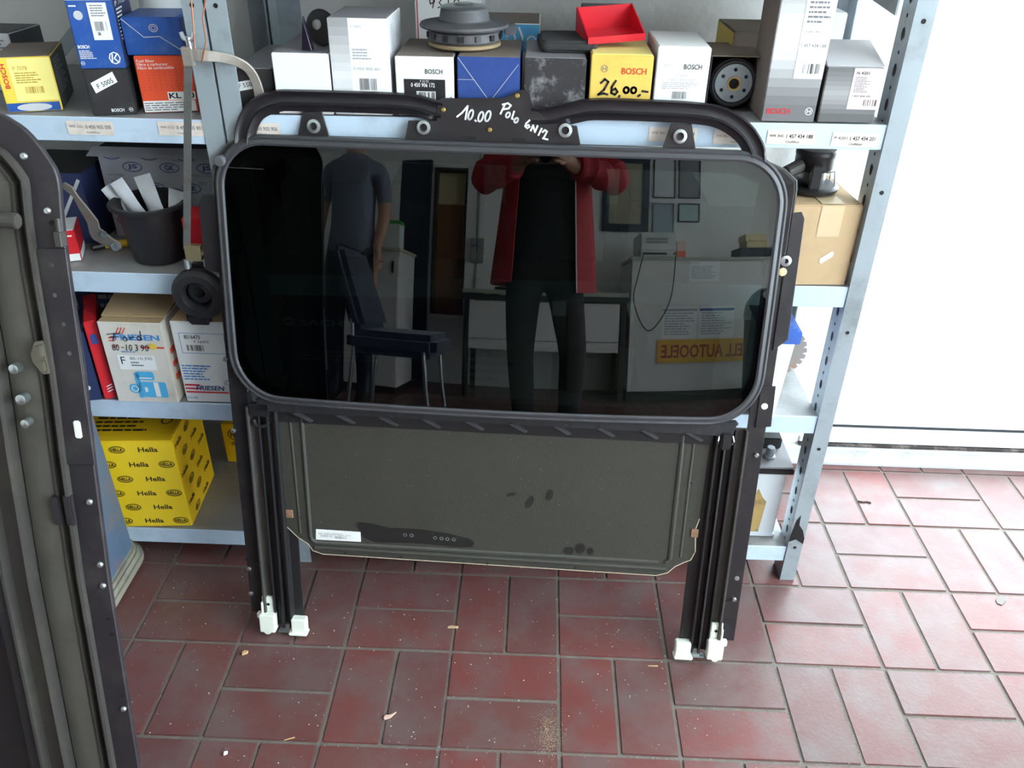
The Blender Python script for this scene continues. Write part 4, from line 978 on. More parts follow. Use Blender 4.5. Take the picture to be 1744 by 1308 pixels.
for k in range(5):
    x = w * (0.12 + 0.13 * k); I.stroke([(x, h * 0.93), (x + w * 0.07, h * 0.78), (x, h * 0.63)], 0.003)
I.ring(w * 0.86, h * 0.74, w * 0.09, w * 0.09, w * 0.025); put(o, I, K['whiteink'], 0.0007, 'chevrons')
# black pad on the smudged carton
z = z18 + 0.0014; A = ok_.matrix_world.translation
pdm = MB().prism(rrect(0, 0, 0.085, 0.10, (0.012, 0.006, 0.006, 0.02), 6), 0, 0.016).build('foam_pad', M('black_foam', (50, 49, 51), 0.85, 0, 0.1, 20, bump=0.3, bscale=300), None, bevel=0.004, seg=3)
pdm.location = (A.x + 0.022, A.y + 0.03, z); pdm.rotation_euler = (0, 0, R(3)); tag(pdm, 'black foam pad with rounded corners on the smudged black carton', 'pad')
# red tray tipped on the yellow price carton
REDP = M('bright_red_plastic', (212, 28, 46), 0.35, 0, 0.04)
A = oy.matrix_world.translation
tr = empty('storage_tray', Matrix.Translation((A.x - 0.004, A.y + 0.035, z20 + 0.006)) @ Matrix.Rotation(R(14), 4, 'Z') @ Matrix.Rotation(R(-3), 4, 'Y') @ Matrix.Rotation(R(7), 4, 'X'))
tag(tr, 'bright red open plastic tray tipped on the yellow 26,00 carton', 'tray')
MB().box(0, 0, 0, 0.088, 0.07, 0.002).build('tray_bottom', REDP, tr)
MB().box(0, 0, 0.002, 0.088, 0.002, 0.010).build('tray_wall', REDP, tr); MB().box(0, 0.068, 0.002, 0.088, 0.07, 0.034).build('tray_wall', REDP, tr)
for x in (0, 0.086):
    MB().prism([(0.002, 0.002), (0.068, 0.002), (0.068, 0.034), (0.002, 0.010)], x, x + 0.002, 'yzx').build('tray_wall', REDP, tr)
zc = zmain(0.05)
o, w, h = carton_w('parts_carton', 'dark carton behind the red plastic tray', 'carton', Vector((0.0, 0.24, zc)), Vector((0.088, 0.24, zc)), None, zc, 0.12, BLK, BLK, DGREY, GRP, h=0.118)

# ---- left bay, second shelf
JS = M('pale_grey_printed_carton', (176, 176, 184), 0.65, 0, 0.06, 8)
DBI = M('dark_blue_print', (52, 76, 128), 0.6)
o, w, h = carton_w('pump_carton', 'pale grey carton printed with blue JS and GK ovals behind the black pot', 'carton', Vector((-0.842, 0.178, zL2)), Vector((-0.588, 0.178, zL2)), None, zL2, 0.2, JS, DGREY, BLK, None, h=0.165)
I = Ink()
for j, (r0, txt) in enumerate(((0.93, 'JS'), (0.80, 'GK'), (0.58, 'JS'), (0.40, 'GK'), (0.20, 'JS'))):
    for k in range(4):
        cx = w * (0.10 + 0.26 * k + (0.13 if j % 2 else 0)); cy = h * r0
        if cx > w * 0.93: continue
        I.ring(cx, cy, w * 0.07, h * 0.055, 0.0016, 20); I.text('JS' if (k + j) % 2 else 'GK', cx - w * 0.035, cy - h * 0.03, cx + w * 0.035, cy + h * 0.03, 0.03)
put(o, I, DBI, name='logo_print')
I = Ink()
for (tx, fx, fz) in (('vattenpump', 0.2, 0.93), ('water pump', 0.52, 0.86), ('voringe', 0.04, 0.69), ('pump', 0.06, 0.62), ('eau', 0.68, 0.62), ('pompe a eau', 0.60, 0.70)): I.text(tx, w * fx, h * fz, w * fx + 0.0042 * len(tx), h * fz + 0.006)
put(o, I, K['greyink'])
MB().add([(-0.012, -0.014, h - 0.012), (w + 0.004, -0.014, h - 0.012), (w + 0.002, 0.0, h), (-0.004, 0.0, h), (-0.012, -0.0155, h - 0.011), (w + 0.004, -0.0155, h - 0.011), (w + 0.002, 0.0, h + 0.002), (-0.004, 0.0, h + 0.002)], [(3, 2, 1, 0), (4, 5, 6, 7), (0, 1, 5, 4), (1, 2, 6, 5), (2, 3, 7, 6), (3, 0, 4, 7)]).build('flap', JS, o)
pc = at_z(258, 455, zL2)
pot = MB().lathe([(0.036, 0.0), (0.043, 0.003), (0.050, 0.05), (0.054, 0.095), (0.066, 0.098), (0.067, 0.102), (0.064, 0.104), (0.053, 0.102), (0.048, 0.05), (0.040, 0.006), (0.002, 0.005)], 36).build('plant_pot', M('matt_black_pot', (40, 39, 42), 0.45, 0, 0.08, 10), None, smooth=True)
pot.location = (pc.x, pc.y + 0.044, zL2 + 0.0005); tag(pot, 'black plastic pot holding small clear bags', 'pot')
BAG = M('clear_plastic_bag', (226, 228, 234), 0.2, 0, 0.08, 30, bump=0.5, bscale=60)
for i, (dx, dy, dz, rx, rz, ww_, hh_) in enumerate(((-0.032, 0.004, 0.062, -12, -38, 0.022, 0.075), (-0.012, -0.004, 0.060, -8, -28, 0.026, 0.085), (0.012, 0.002, 0.064, -10, -16, 0.030, 0.082), (0.034, 0.006, 0.062, -6, 12, 0.026, 0.058))):
    g = MB(); nx, nz = 5, 8; vs = []
    for s in (0, 1):
        for a in range(nx + 1):
            for b in range(nz + 1):
                u = a / nx - 0.5; v = b / nz
                th_ = (0.006 if s else -0.006) * (1 - (2 * u) ** 2) * (0.4 + 0.6 * (1 - v)) + 0.003 * math.sin(7 * v + i + 3 * u)
                vs.append((u * ww_ * (1 + 0.15 * math.sin(5 * v + i)), th_ + (0.0004 if s else 0), v * hh_))
    n1 = (nx + 1) * (nz + 1); fs = []
    for s in (0, 1):
        for a in range(nx):
            for b in range(nz):
                k = s * n1 + a * (nz + 1) + b; fs.append([k, k + 1, k + nz + 2, k + nz + 1])
    g.add(vs, fs)
    bg_ = g.build('plastic_bag', BAG, None, smooth=True)
    bg_.matrix_world = Matrix.Translation((pc.x + dx, pc.y + 0.044 + dy, zL2 + dz)) @ Matrix.Rotation(R(rx), 4, 'X') @ Matrix.Rotation(R(rz), 4, 'Y')
    tag(bg_, ('small clear bag leaning furthest left in the black pot', 'narrow clear bag second from the left in the black pot', 'largest white bag standing in the middle of the black pot', 'low crumpled clear bag at the right in the black pot')[i], 'plastic bag', 'bags in the black pot')
# bracket arm, small red box, marker
RUST = M('rusty_grey_steel', (112, 106, 100), 0.5, 0.3, 0.2, 20, dirt=(120, 80, 54), dirt_amt=0.6, dirt_scale=25)
Yb = 0.045
def arm_pts(l): return [(at_y(a, b, Yb).x, at_y(a, b, Yb).z) for a, b in l]
ar = MB().prism(arm_pts([(100, 316), (110, 311), (122, 318), (134, 336), (152, 358), (166, 376), (170, 390), (176, 394), (190, 406), (205, 414), (206, 424), (196, 426), (176, 418), (158, 408), (152, 398), (148, 380), (134, 356), (124, 336), (112, 326)]), Yb, Yb + 0.004, 'xzy').build('steel_bracket', RUST, None, bevel=0.0008, seg=1)
a1 = at_y(178, 398, Yb); MB().lathe([(0.0055, -0.005), (0.005, -0.001), (0.005, 0.0)], 12, (a1.x, Yb, a1.z), 'y').build('bolt', K['zinc'], ar)
a1 = at_y(197, 420, Yb); MB().lathe([(0.005, -0.004), (0.007, -0.003), (0.007, 0.008), (0.004, 0.009)], 14, (a1.x, Yb, a1.z), 'y').build('bushing', K['zinc'], ar, smooth=True)
tag(ar, 'rusty steel bracket arm leaning against the black pot', 'bracket')
ar.location.z += 0.0
REDC = M('red_carton', (206, 34, 44), 0.45, 0, 0.06, 10)
o, w, h = carton('spark_plug_box', 'small red and white carton on the left under the bracket arm', 'carton', (112, 447), (140, 444), (125, 392), zL2, 0.07, REDC, REDC, K['white'])
put(o, Ink().rect(0.0008, 0.0008, w - 0.0008, h * 0.24), K['white'], 0.0005, 'print_band'); put(o, Ink().rect(0.002, 0.0008, 0.066, h * 0.24), K['white'], 0.0005, 'print_band', rt(o, w))
put(o, Ink().rect(w * 0.3, h * 0.8, w * 0.8, h * 0.84), K['whiteink'])
a0 = at_z(152, 432, zL2); a1 = at_z(206, 424, zL2)
mk = empty('marker_pen', Matrix.Identity(4)); tag(mk, 'yellow and black marker pen lying between red box and pot', 'marker')
zz = zL2 + 0.008
MB().tube([(a0.x, a0.y + 0.01, zz), (a0.x + 0.004, a0.y + 0.01, zz), ((a0.x + a1.x) / 2 - 0.004, (a0.y + a1.y) / 2 + 0.01, zz)], [0.004, 0.007, 0.007], 12).build('pen_cap', K['black'], mk, smooth=True)
MB().tube([((a0.x + a1.x) / 2 - 0.004, (a0.y + a1.y) / 2 + 0.01, zz), (a1.x + 0.01, a1.y + 0.01, zz)], 0.0068, 12).build('pen_barrel', M('yellow_plastic', (236, 196, 20), 0.4), mk, smooth=True)
o, w, h = carton('spark_plug_box', 'red and white carton standing right of the black pot', 'carton', (326, 462), (372, 462), (345, 372), zL2 + 0.001, 0.06, REDC, REDC, REDC)
put(o, Ink().rect(0.0008, h * 0.08, w - 0.0008, h * 0.40), K['white'], 0.0005, 'print_band'); put(o, Ink().lines(w * 0.05, h * 0.30, w * 0.8, h * 0.36, 1), K['greyink'], 0.0008, 'small_print')
o, w, h = carton_w('parts_carton', 'dark blue carton at the left end of the second shelf', 'carton', Vector((-0.99, 0.14, zL2)), Vector((-0.86, 0.14, zL2)), None, zL2, 0.14, NAVY, NAVY, BLK, h=0.13)
put(o, Ink().stroke([(w * 0.5, h * 0.2), (w * 0.95, h * 0.9)], 0.006), LGR, name='light_stripe')
# hanging hacksaw
Yh = -0.012
def hp(px, py): v = at_y(px, py, Yh); return (v.x, v.y, v.z)
hs = empty('hacksaw', Matrix.Identity(4)); tag(hs, 'worn hacksaw hung by copper wire in front of the left shelf post', 'saw')
BOW = M('worn_grey_bow', (158, 150, 142), 0.45, 0.4, 0.12, 18)
b0 = Vector(hp(320, 112)); b1 = Vector(hp(318, 424))
t_ = (b1 - b0).normalized(); sx = Vector((0.0058, 0, 0))
bd = MB(); bd.add([b0 - sx, b0 + sx, b1 + sx, b1 - sx, b0 - sx + Vector((0, 0.0012, 0)), b0 + sx + Vector((0, 0.0012, 0)), b1 + sx + Vector((0, 0.0012, 0)), b1 - sx + Vector((0, 0.0012, 0))], [(3, 2, 1, 0), (4, 5, 6, 7), (0, 1, 5, 4), (1, 2, 6, 5), (2, 3, 7, 6), (3, 0, 4, 7)])
bd.build('saw_blade', M('worn_blade_steel', (150, 150, 148), 0.35, 0.7, 0.15, 40, dirt=(110, 84, 66), dirt_amt=0.5, dirt_scale=30), hs)
def hpy(px, py, y): v = at_y(px, py, y); return (v.x, v.y, v.z)
bow = [hp(314, 92), hp(345, 95), hpy(385, 100, 0.006), hpy(415, 112, 0.022), hpy(432, 132, 0.028), hpy(441, 160, 0.029), hpy(442, 178, 0.029)]
end_ = Vector(hp(336, 432)); bow2 = [(-0.505, -0.0, 0.83), (-0.525, 0.0, 0.75), (end_.x + 0.03, Yh + 0.004, end_.z)]
g = MB(); pts = [Vector(p) for p in smooth_path(bow, 4)]
vs = []
for i, p in enumerate(pts):
    tt = (pts[min(i + 1, len(pts) - 1)] - pts[max(i - 1, 0)]).normalized(); nrm = Vector((-tt.z, 0, tt.x)).normalized(); hw_ = 0.0085 - 0.0018 * math.sin(math.pi * i / len(pts))
    vs += [p - nrm * hw_, p + nrm * hw_, p + nrm * hw_ + Vector((0, 0.005, 0)), p - nrm * hw_ + Vector((0, 0.005, 0))]
n_ = len(pts); fs = [(0, 1, 2, 3), tuple((n_ - 1) * 4 + k for k in (3, 2, 1, 0))]
for i in range(n_ - 1):
    for k in range(4): fs.append((i * 4 + k, (i + 1) * 4 + k, (i + 1) * 4 + (k + 1) % 4, i * 4 + (k + 1) % 4))
g.add(vs, fs); g.build('bow', BOW, hs, bevel=0.0008, seg=1)
p = Vector(hp(319, 95)); MB().box(p.x - 0.007, Yh - 0.004, p.z - 0.014, p.x + 0.008, Yh + 0.008, p.z + 0.012).build('top_clamp', BOW, hs, bevel=0.001)
p = Vector(hp(320, 68)); wn = MB().tube([(p.x, Yh + 0.002, p.z - 0.012), (p.x, Yh + 0.002, p.z + 0.004)], 0.0045, 10)
for s in (-1, 1): wn.tube([(p.x, Yh + 0.002, p.z - 0.002), (p.x + s * 0.007, Yh + 0.002, p.z + 0.003), (p.x + s * 0.009, Yh + 0.002, p.z + 0.010)], [0.004, 0.0035, 0.003], 8)
wn.build('wing_nut', K['zinc'], hs, smooth=True)
p = Vector(hp(327, 430)); MB().box(p.x - 0.010, Yh - 0.006, p.z - 0.013, p.x + 0.016, Yh + 0.008, p.z + 0.013).build('bottom_clamp', M('brassy_steel', (156, 144, 112), 0.4, 0.6), hs, bevel=0.0012)
p = Vector(hp(319, 452)); MB().tube([(p.x, Yh, p.z + 0.012), (p.x, Yh, p.z - 0.006)], 0.004, 10).build('clamp_screw', K['zinc'], hs, bevel=0.0008)
MB().tube([(end_.x + 0.002, Yh + 0.003, end_.z), (end_.x + 0.022, Yh + 0.004, end_.z)], 0.006, 8).build('lower_arm', BOW, hs)
COP = M('copper_wire', (176, 112, 84), 0.35, 0.7)
for (l) in ([(332, 84), (329, 40), (325, -10), (320, -120)], [(344, 108), (351, 70), (345, 30), (352, -10), (350, -120)]):
    MB().tube([hp(a, b) for a, b in l], 0.0011, 6).build('hanging_wire', COP, hs, smooth=True)

# ---- left bay, third shelf
FRI = M('worn_white_board', (222, 214, 204), 0.6, 0, 0.05, 10, dirt=(190, 176, 158), dirt_amt=0.5, dirt_scale=16)
o, w, h = carton('starter_carton', 'worn white carton with blue starter motor picture and handwritten Ford', 'carton', (202, 684), (305, 687), (215, 549), zL3, 0.14, FRI, FRI, K['card'], flap=False)
RED2 = M('orange_red_ink', (226, 88, 66), 0.6)
put(o, Ink().rect(w * .12, h * .80, w * .24, h * .815).rect(w * .14, h * .70, w * .24, h * .715).rect(w * .12, h * .765, w * .22, h * .78).rect(w * .6, h * .69, w * .97, h * .712).stroke([(w * .26, h * .86), (w * .32, h * .93)], .002).stroke([(w * .31, h * .86), (w * .37, h * .93)], .002).stroke([(w * .36, h * .86), (w * .42, h * .93)], .002), RED2, 0.0005, 'print_stripes')
put(o, Ink().text('FRIESEN', w * .22, h * .785, w * .93, h * .855, 0.03).lines(w * .27, h * .63, w * .62, h * .655, 1), K['blueink'], 0.0007)
YD = Ink().poly(circle(w * .80, h * .715, w * .06, 14)); put(o, YD, YEL, 0.0009, 'price_dot')
put(o, Ink().rect(w * .18, h * .42, w * .78, h * .60), K['white'], 0.0005, 'label')
put(o, Ink().text('F', w * .23, h * .49, w * .30, h * .58), K['ink'], 0.0008); put(o, Ink().text('80-10.390', w * .38, h * .545, w * .74, h * .58).lines(w * .38, h * .46, w * .6, h * .53, 2), K['greyink'], 0.0008)
q = lambda a, b: (w * a, h * b); Wp = 0.0016
I = Ink().stroke([q(.12, .85), q(.34, .87)], Wp).stroke([q(.24, .87), q(.19, .77)], Wp).stroke([q(.16, .82), q(.28, .825)], Wp)
I.stroke(loop(lambda a, b: (a, b), w * .39, h * .80, w * .03, h * .025), Wp).stroke([q(.47, .83), q(.48, .785)], Wp).stroke([q(.475, .815), q(.54, .83)], Wp).stroke(loop(lambda a, b: (a, b), w * .61, h * .81, w * .025, h * .025), Wp).stroke([q(.655, .90), q(.64, .79)], Wp)
for (tx, a, b) in (('80', .14, .25), ('-', .29, .33), ('10', .36, .46), ('3', .50, .55), ('90', .59, .72)): I.text(tx, w * a, h * (.655 if tx != '-' else .69), w * b, h * (.735 if tx != '-' else .70), 0.0, 0, 0.15)
put(o, I, K['ink'], 0.0011, 'handwriting')
LBL = M('cyan_blue_ink', (84, 178, 226), 0.6)
I = Ink().poly(rrect(w * .42, h * .07, w * .86, h * .27, 0.004)).poly(rrect(w * .40, h * .29, w * .70, h * .40, 0.005)).poly(circle(w * .34, h * .18, w * .09, 14)).poly([q(.38, .06), q(.44, .06), q(.46, .38), q(.38, .38)])
put(o, I, LBL, 0.0007, 'starter_picture')
put(o, Ink().rect(w * .66, h * .08, w * .74, h * .265).ring(w * .34, h * .18, w * .06, w * .06, w * .015).rect(w * .45, h * .31, w * .66, h * .325).rect(w * .50, h * .14, w * .545, h * .2), K['white'], 0.0009, 'picture_highlight')
I = Ink()
for k in range(3): I.rect(0.012, h * (.26 + .16 * k), 0.03, h * (.33 + .16 * k))
put(o, I, RED2, 0.0006, 'print_stripes', rt(o, w))
MB().add([(0.0, 0.02, h), (w, 0.02, h), (w + 0.004, 0.13, h + 0.022), (-0.004, 0.13, h + 0.02), (0.0, 0.02, h + 0.0018), (w, 0.02, h + 0.0018), (w + 0.004, 0.13, h + 0.024), (-0.004, 0.13, h + 0.022)], [(3, 2, 1, 0), (4, 5, 6, 7), (0, 1, 5, 4), (1, 2, 6, 5), (2, 3, 7, 6), (3, 0, 4, 7)]).build('flap', K['card'], o)
o, w, h = carton('starter_carton', 'clean white carton with number 8016470 beside the Ford carton', 'carton', (319, 684), (412, 687), (330, 548), zL3, 0.14, K['white'], K['white'], K['card'])
put(o, Ink().stroke([(w * .12, h * .86), (w * .9, h * .86), (w * .9, h * .62), (w * .12, h * .62), (w * .12, h * .86)], 0.0009).lines(w * .05, h * .28, w * .62, h * .48, 6).text('19-5-1092', w * .03, h * .04, w * .22, h * .07), K['blueink'], 0.0006, 'small_print')
put(o, Ink().text('8016470', w * .2, h * .79, w * .48, h * .84, 0.01).bars(w * .2, h * .65, w * .52, h * .72, 20).text('F 16470', w * .36, h * .745, w * .62, h * .775), K['ink'], 0.0006)
I = Ink()
for k in range(3): I.rect(w * .03, h * (.12 + .045 * k), w * (.3 if k else .8), h * (.14 + .045 * k))
put(o, I, K['redink'], 0.0006, 'print_stripes'); put(o, Ink().text('FRIESEN', w * .22, h * .155, w * .72, h * .215, 0.03, 0, 0.2), DBI, 0.0008)
o, w, h = carton('parts_carton', 'narrow dark blue carton at the left on the third shelf', 'carton', (146, 684), (174, 681), (146, 566), zL3, 0.1, NAVY, NAVY, NAVY)
put(o, Ink().poly(circle(w * .35, h * .2, w * .2, 9)).poly(circle(w * .3, h * .88, w * .22, 8)), K['whiteink'], name='print_splash')
o, w, h = carton('parts_carton', 'narrow bright red carton beside the Ford carton', 'carton', (179, 681), (200, 677), (170, 545), zL3, 0.12, REDC, REDC, REDC)
I = Ink()
for k in range(3): I.rect(w * .4, h * (.1 + .035 * k), w * .9, h * (.112 + .035 * k), 20)
put(o, I, K['whiteink'], name='print_stripes'); put(o, Ink().rect(w * .25, h * .72, w * .75, h * .84), DBL, 0.0006, 'print_panel')
o, w, h = carton_w('parts_carton', 'dark navy carton behind the red one on the third shelf', 'carton', Vector((-0.95, 0.17, zL3)), Vector((-0.80, 0.17, zL3)), None, zL3, 0.16, NAVY, NAVY, NAVY, h=0.185)
put(o, Ink().lines(w * .3, h * .6, w * .9, h * .9, 3), K['paleink'], name='small_print')
o, w, h = carton_w('parts_carton', 'flat brown carton lying behind the two white starter cartons', 'carton', Vector((-0.785, 0.20, zL3)), Vector((-0.605, 0.20, zL3)), None, zL3, 0.18, K['card'], K['card'], K['card'], h=0.175)
# black rubber boot hanging at the shelf edge
p = at_y(340, 500, 0.0)
bt = empty('engine_mount', Matrix.Translation(p)); tag(bt, 'black round rubber engine mount between left shelf and sunroof frame', 'engine mount')
MB().lathe([(0.040, 0.012), (0.045, 0.006), (0.045, -0.006), (0.038, -0.014), (0.026, -0.014), (0.022, -0.004), (0.022, 0.012)], 32, (0, 0, 0), 'y').build('outer_ring', K['rubber'], bt, smooth=True)
MB().lathe([(0.021, 0.006), (0.020, -0.007), (0.010, -0.010), (0.008, 0.0)], 24, (0.004, 0, 0.006), 'y').build('core', K['black'], bt, smooth=True)
MB().box(-0.03, -0.009, -0.058, 0.012, 0.009, -0.034).build('foot', K['rubber'], bt, bevel=0.006, seg=3)
MB().lathe([(0.007, -0.012), (0.006, -0.009)], 10, (-0.010, 0, -0.046), 'y').build('bolt', K['frame'], bt)
MB().box(-0.008, 0.008, 0.022, 0.008, 0.0195, 0.05).build('hanger_strap', K['black'], bt)
# ---- bottom shelf, Hella-yellow cartons
HY = M('bright_yellow_carton', (255, 214, 40), 0.45, 0, 0.03, 6)
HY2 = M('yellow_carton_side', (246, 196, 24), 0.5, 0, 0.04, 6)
def hella(o, w, h, rows, cols, ph, fn, W, H):
    I = Ink(); ch = H / rows
    for r_ in range(rows):
        y = H - (r_ + 0.55) * ch; k = 0; x = ph[r_ % 2] * W
        while x < W * 1.0:
            cw = W / cols
            if (k + r_) % 2 == 0:
                if x + cw * 0.62 < W: I.text('Hella', x, y - ch * 0.16, x + cw * 0.66, y + ch * 0.16, 0.02)
            elif x + cw * 0.5 < W:
                I.ring(x + cw * 0.28, y, cw * 0.28, ch * 0.24, ch * 0.035, 20); I.ring(x + cw * 0.28, y, cw * 0.24, ch * 0.19, ch * 0.02, 20); I.text('HELLA', x + cw * 0.08, y - ch * 0.11, x + cw * 0.48, y + ch * 0.11, 0.04)
            x += cw; k += 1
    put(o, I, NVI, 0.0007, 'logo_print', fn)['kind'] = 'stuff'
NVI = M('dark_navy_ink', (58, 46, 30), 0.6)
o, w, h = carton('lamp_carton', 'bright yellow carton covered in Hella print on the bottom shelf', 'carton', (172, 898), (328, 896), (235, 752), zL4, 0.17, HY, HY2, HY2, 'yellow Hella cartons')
hella(o, w, h, 6, 3.3, (0.03, 0.20), fr(o), w, h); hella(o, w, h, 6, 3.0, (0.05, 0.2), rt(o, w), 0.168, h)
put(o, Ink().lines(w * .1, 0.03, w * .72, 0.10, 5).ring(w * .84, 0.07, w * .06, .014, .003), NVI, 0.0015, 'small_print', tp(o, h))
MB().box(0.0, 0.0, h - 0.0008, w, 0.004, h + 0.0006).build('flap_edge', HY, o, bevel=0.0004, seg=1)
MB().box(w * 0.965, 0.02, h - 0.0008, w * 0.998, 0.15, h + 0.0018).build('tape_strip', HY2, o, bevel=0.0005, seg=1)
o, w, h = carton_w('lamp_carton', 'deeper yellow Hella carton lying behind the bright yellow one', 'carton', Vector((-0.755, 0.25, zL4)), Vector((-0.585, 0.25, zL4)), None, zL4, 0.13, HY2, HY2, HY2, 'yellow Hella cartons', h=0.105)
put(o, Ink().ring(w * .22, h * .74, w * .15, h * .17, .002, 20).text('HELLA', w * .11, h * .67, w * .33, h * .81, .03).lines(w * .1, h * .45, w * .6, h * .55, 2), NVI, 0.0007, 'logo_print')

# ---- right-hand cartons and parts
z2r = 0.6632
o, w, h = carton('shipping_carton', 'brown cardboard box with clear tape and white sticker on right shelf', 'carton', (1322, 486), (1438, 486), (1400, 350), z2r, 0.17, K['card'], K['card'], K['card'], flap=True)
put(o, Ink().rect(w * .42, h * .62, w * .74, h * .995), K['tape'], 0.0005, 'tape')
put(o, Ink().poly([(w * .55, h * .30), (w * .58, h * .28), (w * .72, h * .37), (w * .73, h * .42), (w * .70, h * .435), (w * .55, h * .345)]), K['white'], 0.0007, 'sticker')
put(o, Ink().rect(w * .42, 0.002, w * .74, 0.12), K['tape'], 0.0014, 'tape', tp(o, h))
zt = z2r + h
A = o.matrix_world.translation
p = Vector((at_y(1378, 320, A.y + 0.075).x, A.y + 0.075, zt + 0.0024))
bm2 = empty('heater_blower', Matrix.Translation(p)); tag(bm2, 'black heater blower motor standing on the brown cardboard box', 'blower motor')
MB().lathe([(0.038, 0.0), (0.044, 0.003), (0.045, 0.008), (0.041, 0.011), (0.034, 0.012)], 36).build('base_flange', K['black'], bm2, smooth=True)
MB().lathe([(0.020, 0.012), (0.022, 0.02), (0.022, 0.034), (0.026, 0.036)], 28).build('motor_core', M('silver_motor_can', (150, 152, 156), 0.3, 0.8), bm2, smooth=True)
MB().lathe([(0.026, 0.034), (0.031, 0.038), (0.031, 0.056), (0.032, 0.058), (0.032, 0.064), (0.030, 0.068), (0.012, 0.069)], 32).build('motor_cap', K['black'], bm2, smooth=True)
MB().tube([(-0.024, -0.012, 0.042), (-0.05, -0.026, 0.034)], [0.0115, 0.0105], 14).build('hose_stub', K['framelite'], bm2, bevel=0.001)
MB().box(-0.012, -0.036, 0.010, 0.004, -0.024, 0.048).build('terminal_block', K['black'], bm2, bevel=0.0015)
for a in (20, -25, 60): 
    c_, s_ = math.cos(R(a)), math.sin(R(a)); MB().tube([(0.022 * c_, 0.022 * s_, 0.03), (0.034 * c_, 0.034 * s_, 0.034), (0.038 * c_, 0.038 * s_, 0.012)], 0.0013, 6).build('wire', K['zinc'], bm2)
z3r = 0.4053
CW = M('white_translucent_tub', (226, 230, 240), 0.3, 0, 0.03)
A = at_z(1284, 711, z3r); Bp = at_z(1318, 711, z3r); w = Bp.x - A.x; hh = at_y(1345, 584, A.y).z - z3r
ct = empty('battery_tub', Matrix.Translation((A.x, A.y, z3r + 0.0006))); tag(ct, 'white tub with blue lid at the right end of third shelf', 'tub')
g = MB(); lo = rrect(0, 0, w, 0.12, 0.006, 3); hi = rrect(-0.004, -0.003, w + 0.008, 0.126, 0.006, 3); nn = len(lo)
g.add([(a, b, 0) for a, b in lo] + [(a, b, hh) for a, b in hi], [list(range(nn))[::-1], list(range(nn, 2 * nn))] + [[i, (i + 1) % nn, nn + (i + 1) % nn, nn + i] for i in range(nn)])
g.build('tub_body', CW, ct, smooth=True)
LID = M('blue_plastic_lid', (66, 104, 186), 0.4, 0, 0.04)
MB().box(-0.008, -0.008, hh, w + 0.014, 0.132, hh + 0.024).box(0.0, 0.0, hh + 0.024, w + 0.002, 0.12, hh + 0.03).build('tub_lid', LID, ct, bevel=0.002)
MB().box(w - 0.012, -0.01, hh + 0.012, w + 0.004, -0.004, hh + 0.032).build('lid_catch', LID, ct, bevel=0.001)
p = at_y(1322, 634, 0.17)
RB = M('rusty_saw_steel', (150, 146, 142), 0.4, 0.6, 0.1, 10, dirt=(190, 116, 60), dirt_amt=0.95, dirt_scale=14)
teeth = []
NT = 22; rr_ = p.z - z3r - 0.001
rr_ = max(0.05, min(0.08, rr_))
for k in range(NT):
    a = 2 * math.pi * k / NT
    teeth += [(rr_ * math.cos(a), rr_ * math.sin(a)), (rr_ * 0.99 * math.cos(a + 0.16), rr_ * 0.99 * math.sin(a + 0.16)), (rr_ * 0.85 * math.cos(a + 0.19), rr_ * 0.85 * math.sin(a + 0.19))]
sb = MB().prism(teeth, -0.001, 0.001, 'xzy').build('circular_saw_blade', RB, None)
sb.location = (p.x, 0.17, z3r + rr_ + 0.001); sb.rotation_euler = (R(-4), 0, R(0)); tag(sb, 'rusty circular saw blade standing behind the white tub', 'saw blade')
MB().lathe([(0.0125, -0.0015), (0.0125, 0.0015)], 16, (0, 0, 0), 'y').build('arbor_hole', K['hole'], sb)
z4r = 0.0884
A = at_z(1245, 910, z4r); Bp = at_z(1315, 909, z4r); w = Bp.x - A.x; hh = at_y(1325, 806, A.y).z - z4r
bc = empty('battery_case', Matrix.Translation((A.x, A.y, z4r + 0.0006))); tag(bc, 'translucent white battery case with black lid on the bottom shelf', 'battery case')
TR = M('cloudy_white_plastic', (214, 220, 226), 0.35, 0, 0.06, 8)
MB().box(0, 0, 0, w, 0.13, hh).build('case_body', TR, bc, bevel=0.004, seg=3)
MB().box(-0.002, -0.003, 0, w + 0.002, 0.133, 0.006).build('case_foot', TR, bc, bevel=0.001)
put(bc, Ink().poly([(w * .25, hh * .06), (w * .62, hh * .06), (w * .66, hh * .55), (w * .55, hh * .62), (w * .42, hh * .75), (w * .3, hh * .6)]), M('yellow_brown_sediment', (186, 158, 100), 0.5, 0, 0.2, 20, dirt=(96, 80, 60), dirt_amt=0.8, dirt_scale=30), 0.0006, 'sediment')
MB().box(-0.006, -0.006, hh, w + 0.010, 0.136, hh + 0.012).build('case_lid', K['black'], bc, bevel=0.0015)
MB().box(-0.004, -0.004, hh + 0.012, w + 0.008, 0.134, hh + 0.016).build('lid_top', MGR, bc, bevel=0.001)
MB().lathe([(0.011, 0), (0.011, 0.004), (0.0085, 0.006), (0.0085, 0.02), (0.007, 0.024)], 20, (w * 0.62, 0.03, hh + 0.016)).build('terminal', M('grey_lead_post', (142, 148, 154), 0.4, 0.4), bc, smooth=True)
MB().box(w * 0.35, 0.055, hh + 0.016, w * 0.95, 0.085, hh + 0.042).build('terminal_cover', K['black'], bc, bevel=0.003)
db = carton_w('parts_carton', 'dark green carton behind the battery case on bottom shelf', 'carton', Vector((0.40, 0.24, z4r)), Vector((0.452, 0.22, z4r)), None, z4r, 0.14, M('dark_green_carton', (62, 66, 70), 0.5), None, None, h=0.15)[0]
